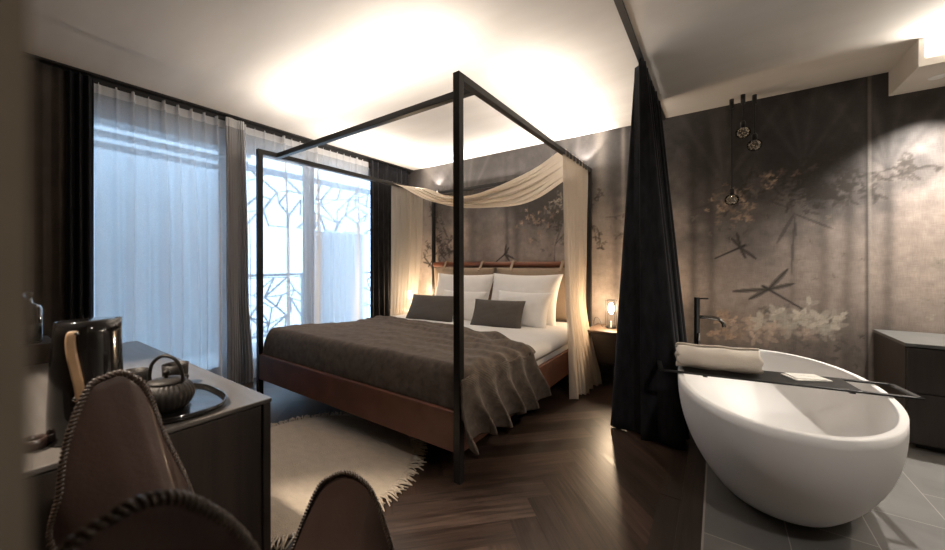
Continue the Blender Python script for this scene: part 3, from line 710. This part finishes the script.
def lamp(x, y, label):
    root = thing('bedside_lamp', (x, y, .505), label, 'lamp', 'bedside lamps')
    MB().lathe([(.045, 0), (.048, .006), (.045, .016), (.012, .02), (.012, .07)], (x, y, .505), 24).build('base', M['metalb'], root)
    f = MB()
    for sx in (-1, 1):
        for sy in (-1, 1): f.bar((x + sx * .04, y + sy * .04, .52), (x + sx * .04, y + sy * .04, .775), .004)
    for z in (.525, .775):
        for s in (-1, 1): f.bar((x - .04, y + s * .04, z), (x + .04, y + s * .04, z), .004); f.bar((x + s * .04, y - .04, z), (x + s * .04, y + .04, z), .004)
    f.build('wire_cage', M['metalb'], root)
    MB().ball((x, y, .695), .026, 18, (1, 1, 2.0)).build('bulb', M['bulb'], root)
    c = MB(); c.tube(catmull([(x - .03, y + .0, .515), (x - .075, y - .03, .52), (x - .10, y - .02, .575), (x - .135, y, .60), (x - .165, y + .02, .575), (x - .175, y + .05, .51), (x - .18, y + .19, .509)] if x > -2 else [(x + .03, y, .515), (x + .06, y + .04, .51), (x + .06, y + .19, .509)], 8), .0028, 8)
    c.build('cord', M['rail'], root)
    return root
lamp(-.845, 3.56, 'small glowing bedside lamp in a wire cage beside the velvet curtain')
lamp(-3.52, 3.56, 'glowing bedside lamp in the window corner behind the voile')

# ------------------------------------------------------------------ rug
def rug():
    cx, cy, r = -1.93, 1.13, .60
    root = thing('round_rug', (cx, cy, 0), 'round ivory wool rug with fringe at the foot of the bed', 'rug')
    MB().lathe([(r - .0, .002), (r + .004, .006), (r - .006, .012), (r * .6, .0135), (r * .3, .0135), (.0, .0135)], (cx, cy, 0), 96).build('pile', M['rug'], root)
    R = random.Random(8); m = MB()
    for k in range(420):
        a = 2 * PI * k / 420 + R.uniform(-.006, .006); L = R.uniform(.045, .085); b = a + R.uniform(-.06, .06)
        p = [(cx + (r - .01) * math.cos(a), cy + (r - .01) * math.sin(a), .010), (cx + (r + L * .4) * math.cos(a + (b - a) * .3), cy + (r + L * .4) * math.sin(a + (b - a) * .3), .013), (cx + (r + L) * math.cos(b), cy + (r + L) * math.sin(b), .005)]
        m.tube(p, [.0042, .0048, .003], 5)
    f = m.build('fringe', M['fringe'], root); f['kind'] = 'stuff'
rug()

# ------------------------------------------------------------------ bathtub group
TC = (.235, 2.52)
def tub():
    root = thing('bathtub', (TC[0], TC[1], 0), 'white egg-shaped freestanding bathtub on grey stone tiles', 'bathtub')
    H = .50; a, b = .435, .775
    prof = []
    for k in range(15):
        t = k / 14; r = .57 + .43 * (1 - (1 - t) ** 2.25)
        prof.append((r, H * t))
    rows = []; n = 96
    def ring(f, z, da=0): return [(TC[0] + (a * f - da) * math.copysign(abs(math.cos(q)) ** .94, math.cos(q)), TC[1] - .045 * (1 - z / H) + (b * f - da) * math.copysign(abs(math.sin(q)) ** .94, math.sin(q)), z) for q in (2 * PI * j / n for j in range(n))]
    rows.append([(TC[0] + .01 * math.cos(2 * PI * j / n), TC[1] + .01 * math.sin(2 * PI * j / n), .004) for j in range(n)])
    rows.append(ring(.52, .003)); rows.append(ring(.552, .006))
    for r, z in prof[1:]: rows.append(ring(r, z))
    for q in ((.9995, H, .0005), (1, H + .003, .003), (1, H + .0035, .006), (1, H + .0035, .022), (1, H + .003, .0255), (1, H, .028)): rows.append(ring(*q))
    for k in range(1, 15):
        t = 1 - k / 14; r = .52 + .475 * (1 - (1 - t) ** 2.6); rows.append(ring(r, .085 + (H - .088) * t, .027))
    rows.append(ring(.40, .075)); rows.append([(TC[0] + .01 * math.cos(2 * PI * j / n), TC[1] + .01 * math.sin(2 * PI * j / n), .07) for j in range(n)])
    MB().grid(rows, closed_v=True).build('shell', M['tub'], root)
    MB().lathe([(.0, .0), (.034, .0), (.034, .006), (.0, .009)], (TC[0], TC[1], .072), 24).build('drain', M['chrome'], root)
tub()
ang = math.radians(9.5); TR = Matrix.Translation((.222, 2.485, 0)) @ Matrix.Rotation(ang, 4, 'Z'); ZT = .508
def tray():
    root = thing('bath_tray', (.235, 2.485, ZT), 'long black metal bath tray with open loop ends across the tub', 'tray')
    b = MB(); w = .112; L = .53
    b.box(-.40, .33, -w, w, ZT, ZT + .010, TR)
    for s0, s1 in ((.33, .53), (-.53, -.40)):
        b.box(s0, s1, -w, -w + .02, ZT, ZT + .010, TR); b.box(s0, s1, w - .02, w, ZT, ZT + .010, TR)
    b.box(.505, .53, -w, w, ZT, ZT + .010, TR); b.box(-.53, -.505, -w, w, ZT, ZT + .010, TR)
    b.build('board', M['metalb'], root, bevel=.002)
    for sx in (-.30, .30): MB().box(sx - .01, sx + .01, -w * .8, w * .8, ZT - .012, ZT, TR).build('stop', M['rail'], root)
tray()
def towel():
    rows = []; n = 60; L = .39
    # rolled towel: spiral section swept along its axis
    sp = []
    for k in range(110):
        t = k / 109; a = t * 3.2 * 2 * PI; r = .020 + .048 * t
        sp.append((r * math.cos(a), r * math.sin(a)))
    R = random.Random(4)
    for i in range(24):
        f = i / 23; x = -.43 + L * f; row = []
        for (u, v) in sp: row.append(TR @ Vector((x + .006 * math.sin(6 * v * 20), -.005 + u * 1.08 + .003 * math.sin(f * 9), ZT + .010 + .069 + v * .98 + .003 * math.sin(f * 14 + u * 30))))
        rows.append(row)
    return MB().grid(rows)
tag(towel().build('rolled_towel', M['towel'], origin=tuple(TR @ Vector((-.21, 0, ZT + .01))), solid=.009), 'rolled cream towel lying on the black bath tray', 'towel')
sp = thing('soap_packet', tuple(TR @ Vector((.165, .03, ZT + .011))), 'flat white paper packet lying on the black bath tray', 'packet')
T2 = TR @ Matrix.Translation((.165, .03, 0)) @ Matrix.Rotation(.35, 4, 'Z')
MB().box(-.085, .085, -.055, .055, ZT + .0105, ZT + .017, T2).build('wrapper', M['paper'], sp, bevel=.002)
MB().box(-.07, .07, -.045, .05, ZT + .0172, ZT + .021, T2 @ Matrix.Rotation(-.1, 4, 'Z')).build('folded_card', M['paper'], sp, bevel=.001)
q = MB()
for k in range(6): a = k * .9; q.bar(T2 @ Vector((-.03 + .012 * k, .01 * math.sin(a), ZT + .0213)), T2 @ Vector((-.022 + .012 * k, .01 * math.sin(a + .9), ZT + .0213)), .003, .0006)
q.build('printed_mark', M['paperprint'], sp)
def faucet():
    x, y = -.128, 3.08
    root = thing('bath_faucet', (x, y, 0), 'black floor-standing bath faucet behind the tub and towel', 'faucet')
    MB().lathe([(.045, 0), (.045, .012), (.019, .016), (.019, .872), (.017, .876), (0, .876)], (x, y, 0), 24).build('column', M['metalb'], root)
    MB().tube(catmull([(x, y, .735), (x + .09, y - .01, .735), (x + .135, y - .015, .725), (x + .158, y - .018, .70), (x + .162, y - .018, .675)], 6), .013, 14).build('spout', M['chrome'], root)
    MB().tube([(x, y, .868), (x + .07, y - .02, .872)], .006, 10).build('lever', M['metalb'], root)
    MB().tube([(x + .01, y - .032, .45), (x + .012, y - .034, .62)], .011, 12).build('hand_shower', M['chrome'], root)
    MB().tube(catmull([(x + .01, y - .032, .45), (x + .015, y - .05, .25), (x + .05, y - .06, .1), (x + .03, y - .03, .35), (x, y - .022, .60)], 6), .006, 8).build('hose', M['chrome'], root)
faucet()
# pendant lamps
def pendant(x, y, zb, label, r=.050):
    root = thing('pendant_lamp', (x, y, HC), label, 'lamp', 'glass pendants above the tub')
    MB().lathe([(.016, -.075), (.016, 0)], (x, y, HC), 16).build('ceiling_cap', M['rail'], root)
    MB().tube([(x, y, HC - .07), (x, y, zb + r + .03)], .0055, 8).build('cable', M['rail'], root)
    MB().lathe([(.010, .055), (.018, .045), (.018, .0)], (x, y, zb + r - .01), 16).build('socket', M['rail'], root)
    g = MB().ball((x, y, zb), r, 14, (1.05, 1.05, .95)); 
    g.build('glass_globe', M['globe'], root)
    R = random.Random(int(zb * 1000)); k = MB()
    for _ in range(30):
        a, b = R.uniform(0, 6.28), R.uniform(-1.2, 1.2); k.ball((x + .036 * math.cos(a) * math.cos(b), y + .036 * math.sin(a) * math.cos(b), zb + .034 * math.sin(b)), .0075, 6)
    k.build('sparkle_beads', M['sparkle'], root)  # shiny beads added to imitate the sparkle of the clear glass
pendant(.095, 3.67, 1.655, 'glass pendant lamp hanging lowest on the longest black cable')
pendant(.168, 3.62, 2.185, 'glass pendant lamp hanging highest, on the shortest black cable')
pendant(.245, 3.68, 2.085, 'glass pendant lamp at middle height, on the cable farthest from the velvet curtain')
# dark cabinet
cb = thing('low_cabinet', (1.5, 3.5, 0), 'low dark wood cabinet with grey stone top beside the bathtub', 'cabinet')
MB().box(.925, 2.40, 3.235, 3.785, .625, .645).build('stone_top', M['stone'], cb, bevel=.002)
MB().box(.93, 2.395, 3.26, 3.78, .04, .625).build('body', M['dwoodv'], cb, bevel=.002)
for a in (.935, 1.675):
    for z0, z1 in ((.05, .345), (.352, .615)): MB().box(a, a + .715, 3.242, 3.26, z0, z1).build('drawer', M['dwoodv'], cb, bevel=.002)
MB().box(.99, 2.34, 3.32, 3.75, 0, .04).build('plinth', M['rail'], cb)

# ------------------------------------------------------------------ desk and what stands on it
dk = thing('sideboard', (-1.7, -.3, 0), 'dark stained sideboard with grey-brown top in front of the window', 'sideboard')
MB().box(-2.36, -1.035, -1.1, .503, .738, .75).build('top', M['desk'], dk, bevel=.003)
MB().box(-2.34, -1.062, -1.09, .478, .06, .738).build('body', M['dwood'], dk, bevel=.003)
MB().box(-2.34, -1.038, .480, .501, 0, .738).build('end_panel', M['dwoodv'], dk, bevel=.003)
for y0 in (-1.09, -.305): MB().box(-1.060, -1.040, y0, y0 + .782, .07, .735).build('door', M['dwoodv'], dk, bevel=.003)
MB().box(-2.30, -1.12, -1.05, .44, 0, .06).build('plinth', M['rail'], dk)
ZD = .7505
def jug():
    c = (-1.152, .163)
    root = thing('jug', (c[0], c[1], ZD), 'tall glossy black jug with tan leather strap handle on the sideboard', 'jug')
    rr = [(.0, .002), (.0585, 0), (.0605, .004), (.060, .06), (.0565, .15), (.052, .225), (.0495, .2525), (.0465, .2525), (.049, .225), (.0535, .15), (.057, .06), (.057, .02), (0, .02)]
    m = MB().lathe(rr, (c[0], c[1], ZD), 64)
    for v in m.bm.verts:                                            # pouring lip pulled out on the side away from the handle
        d = Vector((v.co.x - c[0], v.co.y - c[1])); z = v.co.z - ZD
        if d.length > .03 and z > .2:
            k = max(0, d.normalized().dot(Vector((.35, .94)))) ** 14 * smoothstep(.20, .25, z); v.co.x += d.normalized().x * .006 * k; v.co.y += d.normalized().y * .006 * k; v.co.z += .003 * k
    m.build('body', M['lacquer'], root)
    m = MB(); m.lathe([(.047, .2505), (.044, .253), (.03, .2545), (.012, .255), (0, .255)], (c[0], c[1], ZD), 40); m.build('lid', M['lacquer'], root)
    a0 = -.42; ca, sa = math.cos(a0), math.sin(a0); tx, ty = -sa, ca
    cp = catmull([Vector((.0530, .236, 0)), Vector((.058, .228, 0)), Vector((.065, .205, 0)), Vector((.072, .175, 0)), Vector((.073, .140, 0)), Vector((.067, .108, 0)), Vector((.0625, .092, 0))], 6)
    rows = []
    for k, p in enumerate(cp):
        f = k / (len(cp) - 1); w = .0062 + .0018 * math.sin(f * PI); off = .008 * math.cos(f * PI * 1.6 + 2.2)
        rows.append([(c[0] + p.x * ca + (off + q * w) * tx, c[1] + p.x * sa + (off + q * w) * ty, ZD + p.y) for q in (-1, -.5, 0, .5, 1)])
    st = MB().grid(rows).build('strap_handle', M['tanl'], root, solid=.0035); st['label'] = 'tan leather strap handle'
    for r_, z in ((.0560, .231), (.066, .098)): MB().ball((c[0] + r_ * ca, c[1] + r_ * sa, ZD + z), .004, 10).build('rivet', M['inox'], st)
jug()
lp = MB(); rows = []
for k in range(40):
    t = 2 * PI * k / 40; rows.append([(-1.150 + .020 * math.cos(t), .088 + .016 * math.sin(t), ZD + z) for z in (.001, .022)])
tag(lp.grid(rows, closed_u=True).build('leather_ring', M['hide'], origin=(-1.150, .088, ZD), solid=.004), 'small dark leather ring standing by the foot of the black jug', 'ring')
tg = (-1.195, .328)
def tray_ring(a, b, z): return [(tg[0] + a * math.copysign(abs(math.cos(t)) ** .72, math.cos(t)), tg[1] + b * math.copysign(abs(math.sin(t)) ** .72, math.sin(t)), ZD + z) for t in (2 * PI * k / 80 for k in range(80))]
tm = MB().grid([tray_ring(a, b, z) for a, b, z in ((.002, .002, 0), (.135, .087, 0), (.145, .096, .004), (.148, .099, .016), (.145, .096, .016), (.141, .092, .007), (.130, .084, .004), (.002, .002, .004))], closed_v=True)
tag(tm.build('serving_tray', M['lacquer'], origin=(tg[0], tg[1], ZD)), 'black tray with raised rim under the cast iron teapot', 'tray')
def teapot():
    c = (-1.162, .302); z0 = ZD + .0045; kr, kz = .76, .88
    root = thing('teapot', (c[0], c[1], z0), 'ribbed dark cast iron teapot with arched handle on the black tray', 'teapot')
    rib = lambda t, z: .018 * math.cos(30 * t) * (1 if .012 < z < .078 else .0)
    MB().lathe([(r * kr, z * kz) for r, z in ((0, .0), (.045, 0), (.055, .004), (.068, .018), (.0755, .034), (.0765, .046), (.072, .060), (.062, .073), (.050, .080), (.046, .081))], (c[0], c[1], z0), 180, rib=rib).build('body', M['castiron'], root)
    MB().lathe([(r * kr, z * kz) for r, z in ((.052, .079), (.053, .083), (.045, .088), (.025, .092), (.0, .093))], (c[0], c[1], z0), 48).build('lid', M['castiron'], root)
    MB().lathe([(r * kr, z * kz) for r, z in ((.006, .09), (.005, .099), (.010, .105), (.010, .111), (0, .115))], (c[0], c[1], z0), 20).build('knob', M['castiron'], root)
    ha = Vector((.80, .60, 0)); pts = [Vector((c[0], c[1], z0)) + ha * u * kr + Vector((0, 0, z * kz)) for u, z in ((-.050, .078), (-.054, .100), (-.046, .132), (-.022, .152), (.005, .155), (.032, .143), (.050, .115), (.054, .094), (.050, .077))]
    rows = []; nrm = Vector((-.60, .80, 0))
    MB().tube(catmull(pts, 7), 0.0040, 10).build('arch_handle', M['castiron'], root)
    MB().tube(catmull([(c[0] - .032, c[1] + .036, z0 + .038), (c[0] - .044, c[1] + .049, z0 + .052), (c[0] - .050, c[1] + .056, z0 + .066)], 5), [.011, .0108, .0105, .010, .0095, .009, .0085, .008, .0078, .0075, .007], 12).build('spout', M['castiron'], root)
teapot()
def cup(x, y, r, h, label):
    o = MB().lathe([(0, .0), (r * .7, 0), (r * .8, .004), (r * .97, h * .5), (r, h), (r * .94, h), (r * .9, h * .5), (r * .72, .008), (0, .008)], (x, y, ZD), 40).build('tea_cup', M['castiron'], origin=(x, y, ZD))
    return tag(o, label, 'cup', 'dark tea cups on the sideboard')
cup(-1.395, .385, .033, .066, 'dark metal tea cup on the sideboard straight behind the teapot')
cup(-1.405, .290, .034, .066, 'dark metal tea cup on the sideboard between the jug and teapot')
rs = MB().box(-2.34, -2.10, -.6, .215, ZD, ZD + .075).build('wooden_riser', M['dwood'], origin=(-2.2, -.2, ZD), bevel=.003)
tag(rs, 'low dark wooden riser at the window edge of the sideboard', 'riser')
bt = thing('glass_carafe', (-2.17, .150, ZD + .0755), 'clear glass carafe with stopper standing on the dark riser', 'carafe')
MB().lathe([(r * .74, z * .86) for r, z in [(0, .0), (.046, .0), (.050, .006), (.050, .15), (.045, .165), (.020, .178), (.016, .20), (.019, .205), (.015, .205), (.013, .198), (.017, .178), (.042, .163), (.047, .15), (.047, .008), (0, .008)]], (-2.17, .150, ZD + .0755), 40).build('body', M['bottle'], bt)
MB().lathe([(r * .74, z * .86) for r, z in [(.011, .19), (.012, .206), (.020, .212), (.018, .226), (0, .230)]], (-2.17, .150, ZD + .0755), 24).build('stopper', M['bottle'], bt)

# ------------------------------------------------------------------ butterfly chair in front of the sideboard
def butterfly():
    C = Vector((-.60, .34, .40))
    tips = dict(A=Vector((-.85, .160, .943)), B=Vector((-.38, .090, .938)), D=Vector((-.26, .47, .60)), Cc=Vector((-.70, .50, .655)))
    order = ['A', 'B', 'D', 'Cc']
    bp = []
    yv = Vector((0, 1, 0)); rv = Vector((.82, .57, 0))
    # lobe outlines: (sideways, down) from the tip, first the side met first when walking A, B, D, C
    lobes = dict(
        A=(yv, [(.105, -.33), (.074, -.21), (.046, -.115), (.028, -.035), (.013, -.010)], [(-.020, -.003), (-.043, -.018), (-.068, -.094), (-.078, -.17), (-.085, -.27)]),
        B=(yv, [(-.088, -.22), (-.078, -.10), (-.055, -.02), (-.030, -.003)], [(.030, -.022), (.066, -.080), (.095, -.17), (.120, -.27)]),
        D=(-rv, [(-.12, -.20), (-.10, -.13), (-.065, -.045), (-.03, -.010)], [(.03, -.010), (.065, -.045), (.10, -.13), (.12, -.20)]),
        Cc=(rv, [(.135, -.205), (.115, -.135), (.072, -.045), (.034, -.010)], [(-.030, -.008), (-.060, -.034), (-.098, -.14), (-.112, -.22)]))
    for i, k in enumerate(order):
        t = tips[k]; nxt = tips[order[(i + 1) % 4]]; sd, la, lb = lobes[k]; inn = Vector((C.x - t.x, C.y - t.y, 0)).normalized()
        for w, dz in la: bp.append(t + sd * w + Vector((0, 0, dz)) - inn * dz * (.05 if k in 'AB' else .25))
        bp.append(t.copy())
        for w, dz in lb: bp.append(t + sd * w + Vector((0, 0, dz)) - inn * dz * (.05 if k in 'AB' else .25))
        zz = {'A': .58, 'B': .50, 'D': .43, 'Cc': .46}[k]
        mid = (t + nxt) / 2; mid = mid * .88 + C * .12; mid.z = zz; bp.append(mid)
    B = catmull(bp, 6, closed=True)
    NR = 22; rows = []
    for p in B:
        row = []
        for j in range(NR):
            f = j / (NR - 1); q = C + (p - C) * f; h = p.z - C.z
            q.z = C.z + h * (f ** 1.75) - .0
            # pockets belly outward a little
            out = Vector((p.x - C.x, p.y - C.y, 0)); q += out * .06 * math.sin(f * PI)
            row.append(q)
        rows.append(row)
    root = thing('butterfly_chair', (C.x, C.y, 0), 'dark brown leather butterfly chair with laced edge in front of the sideboard', 'chair')
    MB().grid(rows, closed_u=True).build('leather_sling', M['hide'], root, solid=.006, subsurf=1, weld=True)
    # laced edge: two strands wound about the rim
    D = []; n = len(B)
    acc = [0]
    for i in range(n): acc.append(acc[-1] + (B[(i + 1) % n] - B[i]).length)
    Ltot = acc[-1]; K = int(Ltot / .0020); pts = []
    i = 0
    for k in range(K):
        s = Ltot * k / K
        while acc[i + 1] < s: i += 1
        f = (s - acc[i]) / max(1e-6, acc[i + 1] - acc[i]); pts.append(B[i].lerp(B[(i + 1) % n], f))
    m = MB(); turns = int(Ltot / .013)
    for ph in (0, PI):
        st = []
        for k, p in enumerate(pts):
            t = (pts[(k + 1) % K] - pts[k - 1]).normalized(); inn = (C - p); inn = (inn - t * inn.dot(t)).normalized(); w = t.cross(inn); a = 2 * PI * turns * k / K + ph
            st.append(p + inn * (.004 + .0034 * math.cos(a)) + w * .0040 * math.sin(a))
        m.tube(st, .0027, 5, closed=True)
    m.build('laced_edge', M['lace'], root)
    for k, foot in (('A', (-.36, .52)), ('D', (-.80, .12)), ('B', (-.78, .52)), ('Cc', (-.38, .12))):
        t = tips[k]; o = Vector((t.x - C.x, t.y - C.y, 0)).normalized(); inn = -o
        MB().tube(catmull([t + o * .012 + Vector((0, 0, -.13)), t + o * .012 + Vector((0, 0, -.24)), Vector((C.x, C.y, .27)) + o * .20, Vector((C.x, C.y, .20)) + o * .02, Vector((foot[0], foot[1], .008))], 6), .006, 10).build('rod', M['black'], root)
butterfly()

# ------------------------------------------------------------------ lights
def area(name, loc, size, power, color, rot=(0, 0, 0), shape='RECTANGLE', sy=None, spread=PI):
    l = bpy.data.lights.new(name, 'AREA'); l.shape = shape; l.size = size; l.size_y = sy or size; l.energy = power; l.color = color; l.spread = spread
    o = bpy.data.objects.new(name, l); COL.objects.link(o); o.location = loc; o.rotation_euler = rot; return o
def spot(name, loc, target, power, color, angle, blend=.4, r=.03):
    l = bpy.data.lights.new(name, 'SPOT'); l.energy = power; l.color = color; l.spot_size = angle; l.spot_blend = blend; l.shadow_soft_size = r
    o = bpy.data.objects.new(name, l); COL.objects.link(o); o.location = loc; o.rotation_euler = (Vector(target) - Vector(loc)).to_track_quat('-Z', 'Y').to_euler(); return o
def point(name, loc, power, color, r=.03):
    l = bpy.data.lights.new(name, 'POINT'); l.energy = power; l.color = color; l.shadow_soft_size = r
    o = bpy.data.objects.new(name, l); COL.objects.link(o); o.location = loc; return o
WARM = (1, .905, .82)
area('led_light', (X1 + .02, 2.9, BH + .004), .03, 8, WARM, (PI, 0, 0), sy=1.5)
area('led_light', (X2 - .02, 2.9, BH + .004), .03, 8, WARM, (PI, 0, 0), sy=1.5)
area('led_light', ((X1 + X2) / 2, 1.625, BH + .004), 1.8, 9, WARM, (PI, 0, 0), sy=.03)
area('led_light', ((X1 + X2) / 2, Y2 - .025, BH + .004), 2.0, 9, WARM, (PI + .45, 0, 0), sy=.02, spread=2.4)
for x in (X1 + .07, X2 - .07): spot('uplight_lamp', (x, Y2 - .03, BH + .035), (x, Y2 - .06, 3), 18, WARM, 1.7, .5, .02)
point('bedside_bulb', (-.845, 3.52, .69), 11, (1, .74, .48), .03)
point('bedside_bulb', (-3.52, 3.52, .69), 22, (1, .74, .48), .03)
# downlight sunk in the lowered ceiling (seen as the small bright disc) and the cove behind its lip
spot('downlight', (1.16, 3.57, 2.31), (1.22, 3.22, 0), 130, (1, .93, .85), 2.0, 1.0, .02)
spot('downlight', (2.0, 3.57, 2.31), (1.9, 3.5, 0), 60, (1, .90, .76), 2.2, .5, .02)
area('cove_light', (1.72, 3.38, 2.375), 1.3, 30, (1, .93, .84), (PI + .5, 0, 0), sy=.05)
dl = thing('recessed_downlight', (1.16, 3.57, 2.318), 'small round recessed downlight in the lowered ceiling by the mural', 'downlight')
MB().lathe([(.030, -.002), (.040, -.003), (.042, 0)], (1.16, 3.57, 2.318), 28).build('ring', M['extwhite'], dl)
MB().lathe([(0, -.001), (.030, -.001)], (1.16, 3.57, 2.318), 28).build('lens', emissive('downlight_lens', (1, .92, .8), 8), dl)
# lamp over the sideboard, round the corner of the near wall
spot('sideboard_spot', (-1.75, -.35, 2.45), (-1.25, .08, .75), 170, (1, .86, .70), .82, .4, .05)
spot('fill_spot', (.25, .35, 2.46), (-.88, .16, .82), 50, (1, .88, .76), .29, .5, .04)  # added fill spot without a fixture, brightens one corner of the leather chair
# added fill spots without fixtures, brightening the tub front and the near wall
spot('fill_spot', (.9, .6, 2.46), (.25, 2.25, .3), 38, (1, .92, .84), 1.5, .7, .05)
spot('fill_spot', (.75, -.35, 2.46), (-.1, -.1, 1.0), 8, (1, .90, .78), .46, .5, .06)

w = bpy.data.worlds.new('sky'); S.world = w; w.use_nodes = True
nt = w.node_tree; bg = nt.nodes['Background']; bg.inputs['Color'].default_value = (.50, .73, 1.0, 1); bg.inputs['Strength'].default_value = 2.35

# ------------------------------------------------------------------ camera
cam = bpy.data.cameras.new('camera'); co = bpy.data.objects.new('camera', cam); COL.objects.link(co)
cam.sensor_width = 36; cam.lens = 355.4 / 945 * 36; cam.shift_y = -11.36 / 945; cam.clip_start = .01
co.location = (0, 0, 1.1265); co.rotation_euler = (PI / 2, .002, .6048)
cam.dof.use_dof = True; cam.dof.focus_distance = 2.6; cam.dof.aperture_fstop = cam.lens * .001 / .0045
S.camera = co
S.view_settings.view_transform = 'Standard'; S.view_settings.look = 'None'; S.view_settings.exposure = .9; S.view_settings.gamma = 1
S.view_settings.use_curve_mapping = False
S.cycles.use_denoising = True
S.cycles.max_bounces = 10; S.cycles.transparent_max_bounces = 24; S.cycles.sample_clamp_indirect = 4
